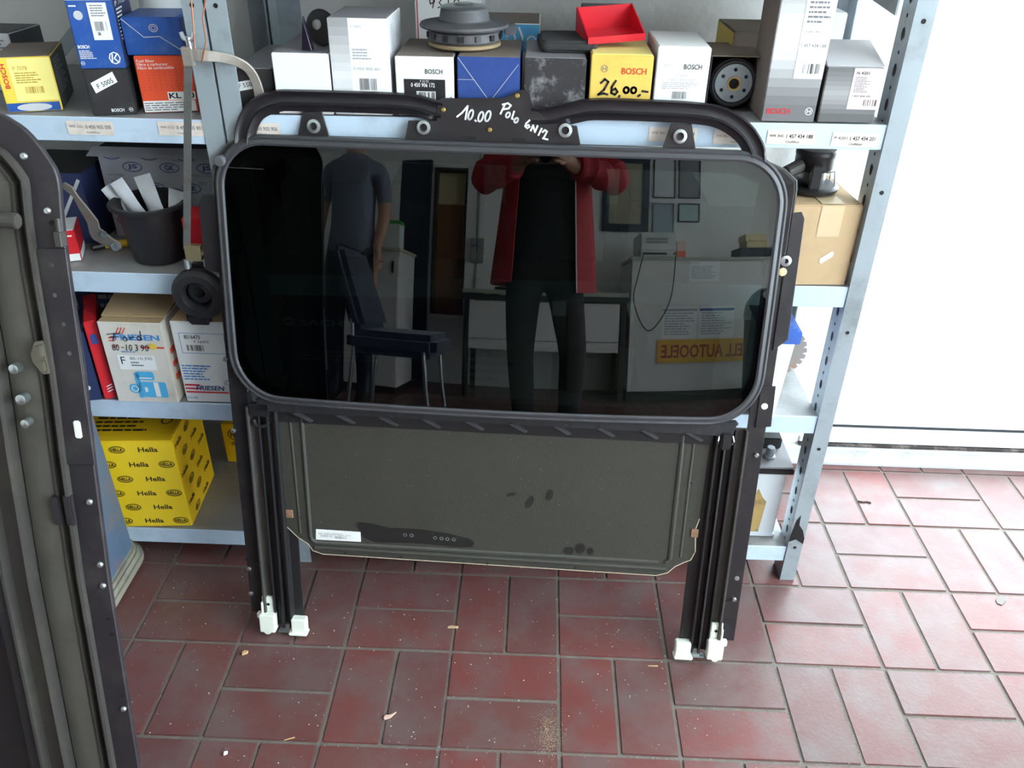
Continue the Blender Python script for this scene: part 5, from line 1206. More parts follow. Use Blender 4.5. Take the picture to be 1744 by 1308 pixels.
# ---- boxes faintly seen through the smoked glass
z3 = lambda x: 0.396 + 0.00906 * (x + 0.54)
SB = M('blue_shock_absorber_carton', (40, 62, 120), 0.5, 0, 0.06)
zz = z3(-0.2) + 0.0006
o, w, h = carton_w('shock_absorber_carton', 'dark blue SACHS carton seen through the smoked glass', 'carton', Vector((-0.52, 0.06, zz)), Vector((-0.20, 0.06, zz)), None, zz, 0.22, SB, SB, SB, h=0.165)
put(o, Ink().text('SACHS', 0.036, 0.139, 0.128, 0.152, 0.03).ring(0.016, 0.147, .012, .009, .005, 14), K['whiteink'])
put(o, Ink().lines(w * .1, h * .4, w * .8, h * .55, 3), K['paleink'], name='small_print')
zz = z3(-0.03) + 0.0006
o, w, h = carton_w('parts_carton', 'long white carton seen through the glass right of the SACHS carton', 'carton', Vector((-0.19, 0.05, zz)), Vector((-0.03, 0.05, zz)), None, zz, 0.2, LGR, LGR, LGR, h=0.12)
put(o, Ink().lines(w * .06, h * .3, w * .6, h * .85, 4), K['greyink'], name='small_print')
for i, (x0, x1, hh_, mm, lb) in enumerate(((0.0, 0.12, 0.10, BRN, 'brown carton in the middle of the third shelf behind the glass'), (0.14, 0.27, 0.14, MGR, 'grey carton on the third shelf behind the glass, nearest the tub'))):
    carton_w('parts_carton', lb, 'carton', Vector((x0, 0.08, 0)), Vector((x1, 0.08, 0)), None, z3(x1) + 0.0006, 0.2, mm, mm, mm, h=hh_)
zz = 0.6595
for i, (x0, x1, hh_, mm, lb) in enumerate(((-0.50, -0.36, 0.13, MGR, 'grey carton on the second shelf behind the glass, nearest the left post'), (-0.33, -0.17, 0.10, BLK, 'low black carton on the second shelf behind the glass'), (-0.12, 0.05, 0.15, BRN, 'brown carton on the second shelf behind the photographer reflection'), (0.09, 0.22, 0.11, LGR, 'light grey carton on the second shelf beside the brown cardboard box'))):
    carton_w('parts_carton', lb, 'carton', Vector((x0, 0.10, zz)), Vector((x1, 0.10, zz)), None, 0.659 + 0.008 * (x1 + 0.04) + 0.0005, 0.22, mm, mm, mm, h=hh_)

# ================================================================== THE ROOM BEHIND THE CAMERA (seen in the glass)
LAM = M('white_laminate', (222, 216, 212), 0.5, 0, 0.03)
DWD = M('dark_wood_trim', (52, 46, 42), 0.5)
DNV = M('dark_blue_door_paint', (38, 44, 58), 0.45)
# opening to the next room
d1 = struct(empty('door_1', Matrix.Translation((DX0, WY0, DZ0))))
MB().box(0, -T, -0.03, DX1 - DX0, 0.03, 0.0).build('door_sill', LAM, d1, bevel=0.003)
MB().box(0.0, -T, 0.0, 0.02, 0.012, DZ1 - DZ0).box(DX1 - DX0 - 0.02, -T, 0.0, DX1 - DX0, 0.012, DZ1 - DZ0).box(0.02, -T, DZ1 - DZ0 - 0.02, DX1 - DX0 - 0.02, 0.012, DZ1 - DZ0).build('door_frame', DWD, d1)
MB().box(0.02, -0.10, 0.0, DX1 - DX0 - 0.02, -0.085, 0.90).build('wood_panel', M('brown_veneer', (128, 82, 52), 0.5, 0, 0.15, 5), d1)
MB().box(0.02, -0.10, 0.90, DX1 - DX0 - 0.02, -0.085, DZ1 - DZ0 - 0.02).build('cream_panel', M('cream_paint', (214, 196, 150), 0.6), d1)
d2 = struct(empty('door_2', Matrix.Translation((-1.06, WY0 + 0.02, 0.0)) @ Matrix.Rotation(R(-168), 4, 'Z')))
MB().box(0, -0.04, 0.01, 0.44, 0.0, 1.80).build('door_leaf', DNV, d2, bevel=0.003)
MB().prism(circle(0.22, 1.25, 0.085, 20, 0.16), 0.001, 0.003, 'xzy').build('door_poster', M('brown_oval_poster', (82, 62, 50), 0.6), d2)
MB().box(0.38, 0.0, 0.95, 0.40, 0.04, 0.98).box(0.30, 0.03, 0.955, 0.40, 0.045, 0.975).build('door_handle', K['zinc'], d2, bevel=0.004)
# desk
dk = empty('desk', Matrix.Translation((-0.66, -3.5, 0))); tag(dk, 'desk with white front panel reflected behind the red jacket', 'desk')
MB().box(0, 0, 0.745, 1.22, 0.52, 0.775).build('desk_top', M('pale_wood_edge', (170, 166, 150), 0.5), dk, bevel=0.004)
MB().box(0.0, 0.02, 0.70, 1.22, 0.49, 0.745).build('apron', DWD, dk, bevel=0.002)
MB().box(0.05, 0.46, 0.43, 1.16, 0.478, 0.70).build('front_panel', LAM, dk, bevel=0.002); MB().box(0.05, 0.46, 0.355, 1.16, 0.478, 0.425).build('front_panel', LAM, dk, bevel=0.002)
for x in (0.01, 1.17):
    for y in (0.03, 0.44): MB().box(x, y, 0, x + 0.04, y + 0.04, 0.70).build('leg', DWD, dk, bevel=0.002)
# counter
ctn = empty('counter', Matrix.Translation((0.575, -3.5, 0))); tag(ctn, 'white counter with notices on its front, reflected at right', 'counter')
MB().box(0.0, 0.03, 0.0, 1.3, 0.47, 0.08).build('plinth', DWD, ctn)
MB().box(0.0, 0.0, 0.08, 1.3, 0.5, 1.0).build('counter_body', LAM, ctn, bevel=0.003)
MB().box(-0.01, -0.01, 1.0, 1.31, 0.51, 1.025).build('counter_top', M('grey_laminate_top', (176, 172, 166), 0.4), ctn, bevel=0.004)
nf = lambda e: (lambda a, b: (a, 0.5 + e, b))
def notice(x0, z0, x1, z1, head=None):
    Ink().rect(x0, z0, x1, z1).build('notice', K['white'], ctn, nf(0.0012))
    Ink().lines(x0 + 0.015, z0 + 0.02, x1 - 0.015, z1 - 0.035, 9).build('notice_print', K['paleink'], ctn, nf(0.002))
    if head: Ink().rect(x0, z1 - 0.03, x1, z1 - 0.012).build('notice_heading', head, ctn, nf(0.002))
notice(0.43, 0.855, 0.66, 1.0); notice(0.24, 0.46, 0.50, 0.68, K['paleink']); notice(0.52, 0.46, 0.79, 0.68, BLU)
sg = MB().box(0, 0, 0, 0.80, 0.012, 0.165).build('advertising_sign', M('yellow_sign', (226, 170, 30), 0.45), None, bevel=0.002)
sg.location = (0.785, -2.9995, 0.285); tag(sg, 'yellow sign with red words SHELL AUTOOELE before the white counter', 'sign')
SGR = M('sign_red', (166, 30, 36), 0.5)
Ink().text('SHELL AUTOOELE', 0.03, 0.035, 0.77, 0.13, 0.02).build('lettering', SGR, sg, lambda a, b: (0.80 - a, 0.0128, b))
pr = empty('printer', Matrix.Translation((0.64, -3.38, 1.0265))); tag(pr, 'light grey laser printer on the white counter', 'printer')
MB().box(0, 0, 0.0, 0.27, 0.33, 0.045).box(0.0, 0.0, 0.045, 0.27, 0.33, 0.175).build('printer_body', M('light_grey_printer', (206, 204, 200), 0.5), pr, bevel=0.008, seg=3)
MB().box(0.02, 0.33, 0.02, 0.20, 0.333, 0.035).build('paper_slot', K['hole'], pr)
vm = MB()
for k in range(14):
    for j in range(2): vm.box(0.04 + k * 0.012, 0.33, 0.10 + j * 0.022, 0.048 + k * 0.012, 0.332, 0.115 + j * 0.022)
vm.build('vent_slots', K['greyink'], pr)
MB().tube(smooth_path([(0.02, 0.334, 0.03), (0.01, 0.40, 0.006), (-0.03, 0.42, -0.15), (-0.05, 0.41, -0.30), (0.02, 0.41, -0.47), (0.10, 0.41, -0.5), (0.22, 0.41, -0.3), (0.25, 0.40, 0.006), (0.25, 0.336, 0.02)], 5), 0.004, 6).build('looped_cable', K['black'], None, smooth=True).location = (0.64, -3.38, 1.0265)
tag(bpy.data.objects['looped_cable'], 'black power cord looping down the white counter front', 'cord')
lf = MB().box(0, 0, 0, 0.07, 0.05, 0.12).build('leaflet_box', M('white_red_leaflet', (226, 190, 180), 0.6), None, bevel=0.002); lf.location = (0.925, -3.13, 1.0265); tag(lf, 'small red and white leaflet box beside the printer', 'box')
Ink().rect(0.003, 0.005, 0.067, 0.05).build('print_panel', ORG, lf, lambda a, b: (a, 0.0507, b))
bk = MB().box(0, 0, 0, 0.26, 0.2, 0.075).build('file_box', DNV, None, bevel=0.003); bk.location = (1.43, -3.3, 1.0265); tag(bk, 'dark blue file box lying on the counter end', 'box')
for i in range(2):
    c_ = MB().box(0, 0, 0, 0.17, 0.16, 0.05).build('card_box', M('cream_card', (220, 200, 150), 0.6), None, bevel=0.003); c_.location = (1.49 - 0.01 * i, -3.28, 1.1025 + 0.051 * i)
    tag(c_, ('cream carton directly on the dark blue file box', 'topmost cream carton on the counter end')[i], 'carton', 'cream cartons on the counter')
bn = empty('waste_bin', Matrix.Translation((1.46, -2.62, 0))); tag(bn, 'tall black waste bin with domed flap lid', 'bin')
MB().lathe([(0.13, 0.0), (0.14, 0.01), (0.155, 0.58), (0.158, 0.6)], 36).build('bin_body', M('black_bin', (34, 34, 40), 0.4), bn, smooth=True)
MB().lathe([(0.16, 0.595), (0.162, 0.63), (0.15, 0.69), (0.11, 0.75), (0.06, 0.785), (0.01, 0.79)], 36).build('bin_lid', M('blue_black_lid', (46, 50, 62), 0.35), bn, smooth=True)
MB().prism(circle(0, 0.0, 0.075, 20, 0.055), 0.0, 0.006).build('lid_flap', MGR, bn).matrix_local = Matrix.Translation((-0.02, 0.115, 0.735)) @ Matrix.Rotation(R(-52), 4, 'X')
# pictures on the wall
def framed(name, label, x0, z0, x1, z1, fm, pm, b=0.03):
    f = empty(name, Matrix.Translation((x0, WY0 + 0.001, z0))); tag(f, label, 'picture'); w, h = x1 - x0, z1 - z0
    MB().box(0, 0, 0, w, 0.018, b).box(0, 0, h - b, w, 0.018, h).box(0, 0, b, b, 0.018, h - b).box(w - b, 0, b, w, 0.018, h - b).build('picture_frame', fm, f, bevel=0.002)
    MB().box(b, 0.002, b, w - b, 0.008, h - b).build('picture_sheet', pm, f); return f
framed('framed_certificate', 'large dark framed beige certificate on the wall behind the desk', 0.40, 1.28, 0.80, 1.88, DNV, M('beige_certificate', (160, 150, 128), 0.4), 0.06)
framed('framed_print', 'white sheet with a diagonal grey band in the upper frame', 0.835, 1.55, 1.025, 1.90, DWD, LGR, 0.008)
framed('framed_print', 'blue grey sheet in the frame above the printer', 0.835, 1.22, 1.02, 1.51, MGR, M('blue_grey_sheet', (150, 160, 176), 0.4), 0.008)
framed('framed_photo', 'small black framed photo beside the upper frames', 1.055, 1.36, 1.245, 1.51, K['black'], M('pale_photo', (170, 184, 188), 0.3), 0.01)
framed('framed_print', 'grey print with dark corner in the top right frame', 1.055, 1.55, 1.245, 1.90, DWD, MGR, 0.008)
# sockets with conduit
so = empty('socket_block', Matrix.Translation((-0.70, WY0, 1.0))); tag(so, 'grey block of double sockets on the wall with conduit', 'socket')
sm_ = M('grey_socket_plastic', (150, 152, 150), 0.5)
for i in range(3):
    for j in range(2): MB().box(j * 0.058, 0.0, i * 0.066, j * 0.058 + 0.054, 0.04, i * 0.066 + 0.062).build('socket', sm_, so, bevel=0.005)
MB().tube([(0.058, 0.012, 0.197), (0.058, 0.012, 1.5)], 0.008, 8).build('conduit', sm_, so, smooth=True); MB().tube([(0.05, 0.012, 0.0), (0.05, 0.012, -0.22)], 0.008, 8).build('conduit', sm_, so, smooth=True)
pb = MB().tube([(-0.44, -3.2, 0.79), (-0.34, -3.18, 0.79), (-0.26, -3.19, 0.79)], 0.012, 8).build('power_strip', K['black'], None, smooth=True); tag(pb, 'short black cable strip lying on the desk top', 'cable')
# white cabinet
cbx = empty('cabinet', Matrix.Translation((-1.56, -3.25, 0))); tag(cbx, 'white cabinet beside the dark blue door', 'cabinet')
MB().box(0, 0, 0.05, 0.46, 0.42, 0.99).build('body', LAM, cbx, bevel=0.003); MB().box(0.02, 0.02, 0, 0.44, 0.40, 0.05).build('plinth', DWD, cbx)
MB().box(0.004, 0.42, 0.055, 0.456, 0.436, 0.96).build('door', LAM, cbx, bevel=0.002); MB().box(0.41, 0.436, 0.84, 0.425, 0.45, 0.92).build('handle', DWD, cbx, bevel=0.002)
MB().box(-0.01, -0.01, 0.99, 0.47, 0.45, 1.01).build('cabinet_top', M('pale_wood_top', (196, 186, 164), 0.5), cbx, bevel=0.003)
gb = MB().box(0, 0, 0, 0.10, 0.12, 0.20).build('cleaner_box', M('white_green_box', (214, 220, 214), 0.5), None, bevel=0.008, seg=3); gb.location = (-1.25, -3.1, 1.0125); tag(gb, 'white box with green top on the cabinet', 'box')
MB().box(-0.002, -0.002, 0.175, 0.102, 0.122, 0.204).build('green_top', M('green_card', (70, 160, 70), 0.5), gb, bevel=0.004)
# upholstered chair facing right
CHB2 = M('dark_blue_grey_upholstery', (62, 68, 88), 0.8, 0, 0.1, 30, sheen=0.3)
ch = empty('visitor_chair', Matrix.Translation((-0.86, -2.02, 0))); tag(ch, 'dark blue upholstered visitor chair in front of the man in grey', 'chair')
MB().box(-0.22, -0.23, 0.38, 0.27, 0.23, 0.50).build('seat', CHB2, ch, bevel=0.035, seg=4)
g = MB(); g.add([(-0.20, -0.22, 0.50), (-0.11, -0.22, 0.50), (-0.11, 0.22, 0.50), (-0.20, 0.22, 0.50), (-0.34, -0.20, 0.90), (-0.27, -0.20, 0.92), (-0.27, 0.20, 0.92), (-0.34, 0.20, 0.90)], [(3, 2, 1, 0), (4, 5, 6, 7), (0, 1, 5, 4), (1, 2, 6, 5), (2, 3, 7, 6), (3, 0, 4, 7)]); g.build('backrest', CHB2, ch, bevel=0.03, seg=4)
for sy_ in (-0.2, 0.2):
    MB().tube([(0.20, sy_, 0.42), (0.22, sy_, 0.2), (0.25, sy_, 0.012)], 0.011, 10).build('leg', K['zinc'], ch, smooth=True)
    MB().tube([(-0.19, sy_, 0.55), (-0.18, sy_, 0.40), (-0.22, sy_, 0.012)], 0.011, 10).build('leg', K['zinc'], ch, smooth=True)

# ================================================================== PEOPLE (grown as one skin)
SKIN = M('skin', (196, 146, 120), 0.5, 0, 0.05)
def grow(name, V, E, root, mats, pick, sub=2):
    keys = list(V); idx = {k: i for i, k in enumerate(keys)}
    me = bpy.data.meshes.new(name); me.from_pydata([V[k][0] for k in keys], [(idx[a], idx[b]) for a, b in E], []); me.update()
    o = bpy.data.objects.new(name, me); COL.objects.link(o)
    sk = o.modifiers.new('skin', 'SKIN'); sk.use_smooth_shade = True
    for k in keys:
        r = V[k][1]; d = me.skin_vertices[0].data[idx[k]]; d.radius = r if isinstance(r, tuple) else (r, r); d.use_root = (k == root)
    ss = o.modifiers.new('sub', 'SUBSURF'); ss.levels = sub; ss.render_levels = sub
    dg = bpy.context.evaluated_depsgraph_get(); dg.update()
    nm = bpy.data.meshes.new_from_object(o.evaluated_get(dg)); bpy.data.objects.remove(o); nm.name = name
    for m in mats: nm.materials.append(m)
    for p in nm.polygons: p.material_index = pick(p.center); p.use_smooth = True
    return nm
def hand_verts(V, E, side, wrist, palm, dirs, thumb, wk):
    """palm and five separate fingers; dirs = list of three-joint chains"""
    V[side + 'palm'] = (palm, (0.034, 0.017)); E.append((wk, side + 'palm'))
    for i, ch_ in enumerate(dirs + [thumb]):
        prev = side + 'palm'
        for j, p in enumerate(ch_):
            k = '%sf%d%d' % (side, i, j); V[k] = (p, 0.0095 - 0.0009 * j); E.append((prev, k)); prev = k
def person(name, label, cx, cy, hgt, knees, feet, arms, mats, pick, headtilt=0.0, hands=None):
    s = hgt / 1.72
    V = {}; E = []
    def v(k, x, y, z, r): V[k] = ((cx + x * s, cy + y * s, z * s), r if not isinstance(r, tuple) else r)
    v('pelvis', 0, 0, 0.92, (0.155, 0.12)); v('waist', 0, 0.0, 1.06, (0.145, 0.11)); v('chest', 0, 0.005, 1.26, (0.165, 0.12)); v('upper', 0, 0.0, 1.39, (0.13, 0.09)); v('neck', 0, 0.01, 1.47, 0.058); v('jaw', 0, 0.035 + headtilt, 1.53, (0.062, 0.068)); v('head', 0, 0.025 + headtilt, 1.615, (0.074, 0.092)); v('crown', 0, 0.015 + headtilt, 1.69, (0.058, 0.066))
    E += [('pelvis', 'waist'), ('waist', 'chest'), ('chest', 'upper'), ('upper', 'neck'), ('neck', 'jaw'), ('jaw', 'head'), ('head', 'crown')]
    for sd, q in (('L', -1), ('R', 1)):
        v(sd + 'hip', q * 0.095, 0, 0.82, 0.095); V[sd + 'knee'] = (knees[sd], 0.066); a = feet[sd]
        V[sd + 'calf'] = tuple([tuple((knees[sd][i] * 0.6 + a[i] * 0.4) for i in range(3)), 0.062])
        V[sd + 'ankle'] = (a, 0.047); V[sd + 'ball'] = ((a[0] + q * 0.012, a[1] + 0.11, 0.036), (0.045, 0.036)); V[sd + 'toe'] = ((a[0] + q * 0.016, a[1] + 0.185, 0.028), (0.038, 0.026)); V[sd + 'heel'] = ((a[0], a[1] - 0.045, 0.04), 0.036)
        E += [('pelvis', sd + 'hip'), (sd + 'hip', sd + 'knee'), (sd + 'knee', sd + 'calf'), (sd + 'calf', sd + 'ankle'), (sd + 'ankle', sd + 'ball'), (sd + 'ball', sd + 'toe'), (sd + 'ankle', sd + 'heel')]
        v(sd + 'sh', q * 0.175, -0.005, 1.375, 0.062); V[sd + 'elbow'] = (arms[sd][0], 0.045); V[sd + 'wrist'] = (arms[sd][1], 0.029)
        E += [('upper', sd + 'sh'), (sd + 'sh', sd + 'elbow'), (sd + 'elbow', sd + 'wrist')]
        hand_verts(V, E, sd, arms[sd][1], *hands[sd], sd + 'wrist')
    me = grow(name, V, E, 'pelvis', mats, pick)
    o = bpy.data.objects.new(name, me); COL.objects.link(o); tag(o, label, 'person')
    hx, hy, hz = V['head'][0]
    # face: nose, eyes, mouth, ears, hair
    MB().lathe([(0.001, 0.022), (0.011, 0.006), (0.016, -0.012), (0.004, -0.02)], 10, (hx, hy + 0.092, hz - 0.012)).build('nose', SKIN, o, smooth=True)
    for q in (-1, 1):
        MB().lathe([(0.001, -0.006), (0.010, -0.003), (0.012, 0.002), (0.006, 0.008)], 12, (hx + q * 0.030, hy + 0.080, hz + 0.012), 'y').build('eye', K['white'], o, smooth=True)
        MB().lathe([(0.005, 0.008), (0.003, 0.0095)], 10, (hx + q * 0.030, hy + 0.080, hz + 0.012), 'y').build('iris', K['hole'], o)
        MB().lathe([(0.004, -0.006), (0.020, -0.003), (0.022, 0.003), (0.006, 0.008)], 14, (hx + q * 0.074, hy + 0.0, hz + 0.0), 'x').build('ear', SKIN, o, smooth=True)
    MB().tube([(hx - 0.024, hy + 0.080, hz - 0.058), (hx, hy + 0.090, hz - 0.056), (hx + 0.024, hy + 0.080, hz - 0.058)], [0.003, 0.006, 0.003], 8).build('mouth', M('lips', (166, 96, 88), 0.5), o, smooth=True)
    hr = MB(); rows, cols = 7, 20; vs = []
    for r_ in range(rows + 1):
        ph = R(90 * r_ / rows * 1.15)
        for c_ in range(cols):
            th_ = 2 * math.pi * c_ / cols; front = max(0, math.sin(th_)); lim = 1 - 0.45 * front
            p_ = ph * lim
            vs.append((hx + 0.090 * math.sin(p_) * math.cos(th_), hy - 0.006 + 0.104 * math.sin(p_) * math.sin(th_), hz + 0.02 + 0.104 * math.cos(p_)))
    hr.add(vs, [(r_ * cols + c_, r_ * cols + (c_ + 1) % cols, (r_ + 1) * cols + (c_ + 1) % cols, (r_ + 1) * cols + c_) for r_ in range(rows) for c_ in range(cols)])
    hr.build('hair', M('dark_grey_hair', (70, 62, 56), 0.7, 0, 0.2, 80), o, smooth=True)
    return o, V
TROU = M('dark_brown_trousers', (48, 42, 44), 0.85, 0, 0.12, 20, bump=0.3, bscale=12)
TEE = M('black_pullover', (30, 30, 38), 0.9, 0, 0.1, 20)
SHOE = M('dark_shoe', (40, 36, 34), 0.5)
PCX, PCY = -0.06, -1.60
def fingers(palm, fwd, side, curl, n=4):
    """four chains spread along 'side', pointing 'fwd' and curling towards 'curl'"""
    P = Vector(palm); f = Vector(fwd).normalized(); s_ = Vector(side).normalized(); c = Vector(curl).normalized(); out = []
    for i in range(n):
        b = P + s_ * (0.027 - 0.018 * i) + f * 0.045; ln = (0.030, 0.034, 0.032, 0.025)[i]
        out.append([tuple(b), tuple(b + f * ln * 0.85 + c * ln * 0.45), tuple(b + f * ln * 1.1 + c * ln * 1.25)])
    t0 = P + s_ * 0.032 + f * 0.005
    thumb = [tuple(t0), tuple(t0 + s_ * 0.014 + f * 0.028), tuple(t0 + s_ * 0.012 + f * 0.052 + c * 0.012)]
    return out, thumb
hl = (-0.145, -1.325, 1.225); hrt = (0.010, -1.325, 1.225)
fL, tL = fingers(hl, (0.25, 0.95, 0.1), (0, 0.1, 1), (1, 0.1, 0)); fR, tR = fingers(hrt, (-0.25, 0.95, 0.1), (0, 0.1, 1), (-1, 0.1, 0))
def pick_a(c):
    if c.z < 0.075: return 3
    if c.z < 0.86 and c.y < PCY + 0.2: return 1
    if c.z > 1.40 or c.y > PCY + 0.215: return 0
    return 2
pa, VA = person('person', 'person in a red jacket and dark trousers raising a camera', PCX, PCY, 1.66, {'L': (-0.155, -1.585, 0.46), 'R': (0.085, -1.57, 0.46)}, {'L': (-0.125, -1.63, 0.085), 'R': (0.075, -1.63, 0.085)},
    {'L': ((-0.335, -1.50, 1.20), (-0.175, -1.365, 1.215)), 'R': ((0.24, -1.50, 1.21), (0.04, -1.365, 1.215))}, [SKIN, TROU, TEE, SHOE], pick_a, 0.02, {'L': (hl, fL, tL), 'R': (hrt, fR, tR)})
# jacket: sleeves grown over the arms, open body shell
RJ = M('red_jacket_cloth', (176, 30, 42), 0.7, 0, 0.12, 16, bump=0.4, bscale=25)
jk = MB()
for sd, q in (('L', -1), ('R', 1)):
    A_ = Vector(VA[sd + 'sh'][0]); B_ = Vector(VA[sd + 'elbow'][0]); C_ = Vector(VA[sd + 'wrist'][0])
    pts = [A_ + Vector((-q * 0.05, 0, 0.01)), A_, A_.lerp(B_, 0.35), A_.lerp(B_, 0.7), B_ + Vector((q * 0.005, -0.005, -0.012)), B_.lerp(C_, 0.3) + Vector((0, 0, -0.012)), B_.lerp(C_, 0.6), B_.lerp(C_, 0.9)]
    pts = [Vector(p) for p in smooth_path([tuple(p) for p in pts], 4)]
    rr = []
    for i in range(len(pts)):
        t = i / (len(pts) - 1); rr.append(0.082 - 0.034 * t + 0.006 * math.sin(i * 1.9))
    jk.tube(pts, rr, 16)
rows, cols = 14, 40; vs = []
for r_ in range(rows + 1):
    t = r_ / rows; z = 1.40 - 0.64 * t
    for c_ in range(cols + 1):
        a = R(-142 + 284 * c_ / cols)
        rx = 0.185 + 0.055 * t + 0.009 * math.sin(a * 9 + 2 * t) * t; ry = 0.125 + 0.035 * t + 0.008 * math.sin(a * 11) * t
        if r_ < 2: rx *= 0.62 + 0.19 * r_; ry *= 0.8 + 0.1 * r_
        vs.append((PCX + rx * math.sin(a), PCY - ry * math.cos(a), z - 0.035 * (c_ / cols) * t))
off_ = len(vs); vs2 = [(PCX + (x - PCX) * 0.97, PCY + (y - PCY) * 0.97, z) for x, y, z in vs]
fs = []
for r_ in range(rows):
    for c_ in range(cols):
        k = r_ * (cols + 1) + c_; fs.append((k, k + 1, k + cols + 2, k + cols + 1)); fs.append((off_ + k, off_ + k + cols + 1, off_ + k + cols + 2, off_ + k + 1))
    for c_ in (0, cols):
        k = r_ * (cols + 1) + c_; fs.append((k, k + cols + 1, off_ + k + cols + 1, off_ + k))
for c_ in range(cols):
    k = rows * (cols + 1) + c_; fs.append((k, k + 1, off_ + k + 1, off_ + k))
jk.add(vs + vs2, fs)
jk.build('jacket', RJ, pa, smooth=True)
MB().tube([vs[r_ * (cols + 1) + cols] for r_ in range(2, rows + 1)], 0.003, 6).build('jacket_piping', K['whiteink'], pa, smooth=True)
# the camera held just behind the viewpoint
kc = empty('compact_camera', Matrix.Translation(CAM_POS + Vector((0, -0.052, -0.012))) @ Matrix.Rotation(R(-30), 4, 'X')); tag(kc, 'small silver compact camera held in both hands', 'camera')
MB().box(-0.05, -0.022, -0.03, 0.05, 0.0, 0.03).build('camera_body', M('silver_camera', (170, 172, 176), 0.35, 0.6), kc, bevel=0.005, seg=3)
MB().lathe([(0.022, 0.0), (0.022, 0.008), (0.018, 0.009), (0.018, 0.02), (0.012, 0.021)], 24, (0, 0, 0), 'y').build('lens_barrel', K['black'], kc, smooth=True)
# second person, in grey, arm hanging
GSH = M('grey_blue_shirt', (122, 126, 142), 0.85, 0, 0.08, 18, bump=0.4, bscale=14)
QX, QY = -1.29, -2.38
wl = (-1.105, -2.33, 0.955); wr_ = (-1.50, -2.33, 0.955)
plm = (-1.08, -2.31, 0.90); prm = (-1.51, -2.31, 0.90)
gL, hL_ = fingers(prm, (0, 0.15, -1), (0, 1, 0.1), (1, 0.2, 0)); gR, hR_ = fingers(plm, (0.15, 0.2, -1), (0, 1, 0.1), (-0.3, 0.4, 0))
def pick_b(c):
    if c.z < 0.075: return 3
    if c.z > 1.50: return 0
    if abs(c.x - QX) > 0.165 and c.z < 1.22: return 0
    if c.z < 0.93: return 1
    return 2
pbm, VB = person('person', 'person in a grey short-sleeved shirt with one arm hanging', QX, QY, 1.76, {'L': (-1.39, -2.37, 0.49), 'R': (-1.19, -2.37, 0.49)}, {'L': (-1.39, -2.41, 0.085), 'R': (-1.19, -2.41, 0.085)},
    {'L': ((-1.52, -2.40, 1.17), wr_), 'R': ((-1.08, -2.40, 1.17), wl)}, [SKIN, DNV, GSH, SHOE], pick_b, 0.0, {'L': (prm, gL, hL_), 'R': (plm, gR, hR_)})

# ================================================================== LITTER ON THE FLOOR
CHIP = M('pale_wood_chip', (206, 164, 118), 0.8)
def chip(px, py, pts, hgt, label, cat='wood chip', name='wood_chip', mat=None, grp=None):
    p = at_z(px, py, 0.0005)
    o = MB().prism(pts, 0, hgt).build(name, mat or CHIP, None, bevel=hgt * 0.2, seg=1); o.location = p; o.rotation_euler = (0, 0, random.uniform(0, 1)); tag(o, label, cat, grp); return o
chip(417, 1113, [(-.006, -.003), (.004, -.004), (.007, .001), (.001, .005), (-.004, .003)], 0.004, 'pale wood chip on the floor left of the sunroof fittings')
chip(771, 1069, [(-.010, -.002), (.010, -.003), (.011, .001), (-.003, .004), (-.009, .002)], 0.003, 'brown wood chip on the floor below the shade panel', mat=K['card'])
chip(662, 1222, [(-.008, -.002), (.002, -.003), (.016, .003), (.004, .003), (-.004, .006), (-.009, .002)], 0.0025, 'pinkish leaf scrap on the floor below the wood chips', 'leaf', 'leaf_scrap', M('dry_leaf', (214, 176, 160), 0.8))
chip(384, 1284, [(-.003, -.003), (.003, -.002), (.004, .003), (-.002, .004)], 0.003, 'white crumb on the floor at the bottom left', 'crumb', 'crumb', K['white'])
chip(493, 1259, [(-.009, .0), (.009, -.001), (.009, .0012), (-.009, .0014)], 0.0015, 'thin straw on the floor at the bottom', 'straw', 'straw')
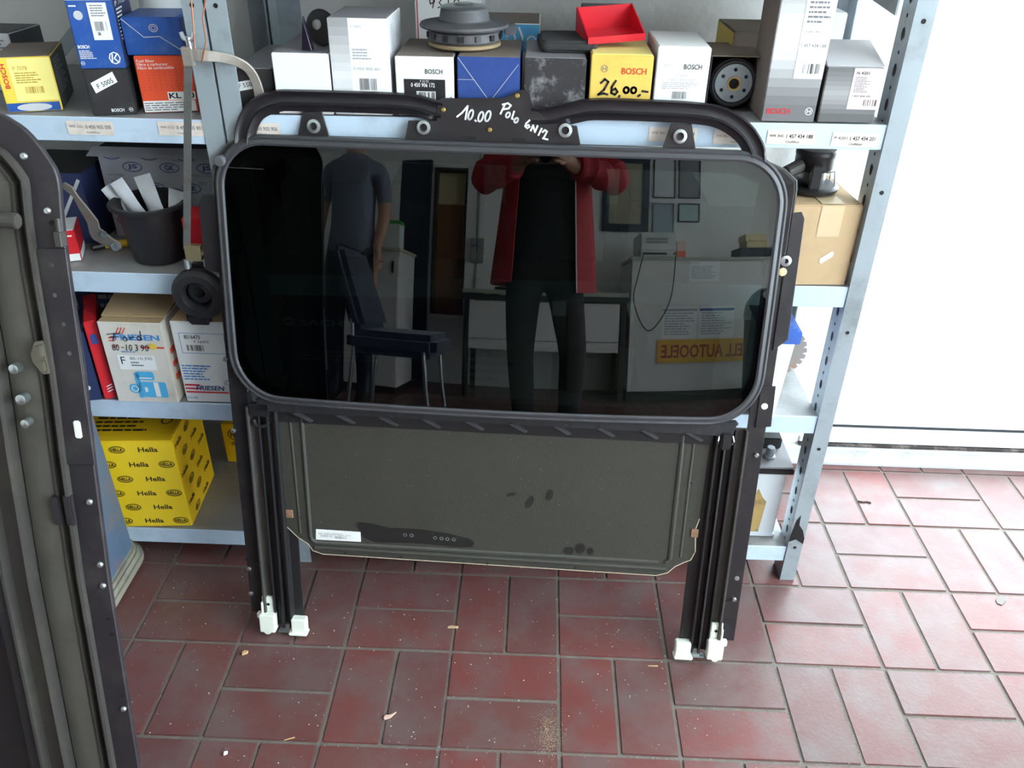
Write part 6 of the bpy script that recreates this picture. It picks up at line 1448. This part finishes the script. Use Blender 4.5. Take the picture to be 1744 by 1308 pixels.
chip(1112, 1135, [(-.009, .0), (.009, -.001), (.009, .0012), (-.009, .0014)], 0.0015, 'thin straw beside the right white fitting', 'straw', 'straw')
chip(1472, 856, [(-.014, .004), (-.004, -.001), (.006, .0), (.014, -.005), (.015, -.002), (.006, .003), (-.003, .002), (-.012, .006)], 0.003, 'dark twig on the bright tiles near the glazing', 'twig', 'twig', M('dark_twig', (70, 62, 58), 0.9))
chip(1705, 1022, [(-.014, -.006), (.006, -.008), (.016, .0), (.008, .008), (-.008, .008), (-.016, .002)], 0.0012, 'flat dark leaf on the bright tiles at the right', 'leaf', 'leaf_scrap', M('dull_leaf', (120, 112, 108), 0.8))
gr = MB()
rnd = random.Random(3)
for i in range(1500):
    x = rnd.uniform(-0.95, 1.3); y = rnd.uniform(-0.62, 0.05)
    if x > 0.3 and rnd.random() < 0.5: continue
    r_ = rnd.choice((0.0005, 0.0006, 0.0007, 0.0009, 0.0013)); gr.add([(x - r_, y, 0.0004), (x, y - r_, 0.0004), (x + r_, y, 0.0004), (x, y + r_, 0.0004), (x, y, 0.0004 + r_)], [(0, 1, 4), (1, 2, 4), (2, 3, 4), (3, 0, 4), (3, 2, 1, 0)])
go = gr.build('grit', M('white_grit', (206, 200, 196), 0.8)); go['kind'] = 'stuff'; go['label'] = 'scattered white grit specks on the red tiles'; go['category'] = 'grit'
sp = MB(); pc0 = at_z(935, 1250, 0.0)
for i in range(700):
    x = pc0.x + rnd.gauss(0, 0.011); y = pc0.y + rnd.gauss(0, 0.022); r_ = rnd.choice((0.0004, 0.0005, 0.0007))
    sp.add([(x - r_, y, 0.0004), (x, y - r_, 0.0004), (x + r_, y, 0.0004), (x, y + r_, 0.0004), (x, y, 0.0004 + r_)], [(0, 1, 4), (1, 2, 4), (2, 3, 4), (3, 0, 4), (3, 2, 1, 0)])
so_ = sp.build('sand', M('pale_sand', (190, 164, 130), 0.9)); so_['kind'] = 'stuff'; so_['label'] = 'small scatter of pale sand at the bottom of the floor'; so_['category'] = 'sand'
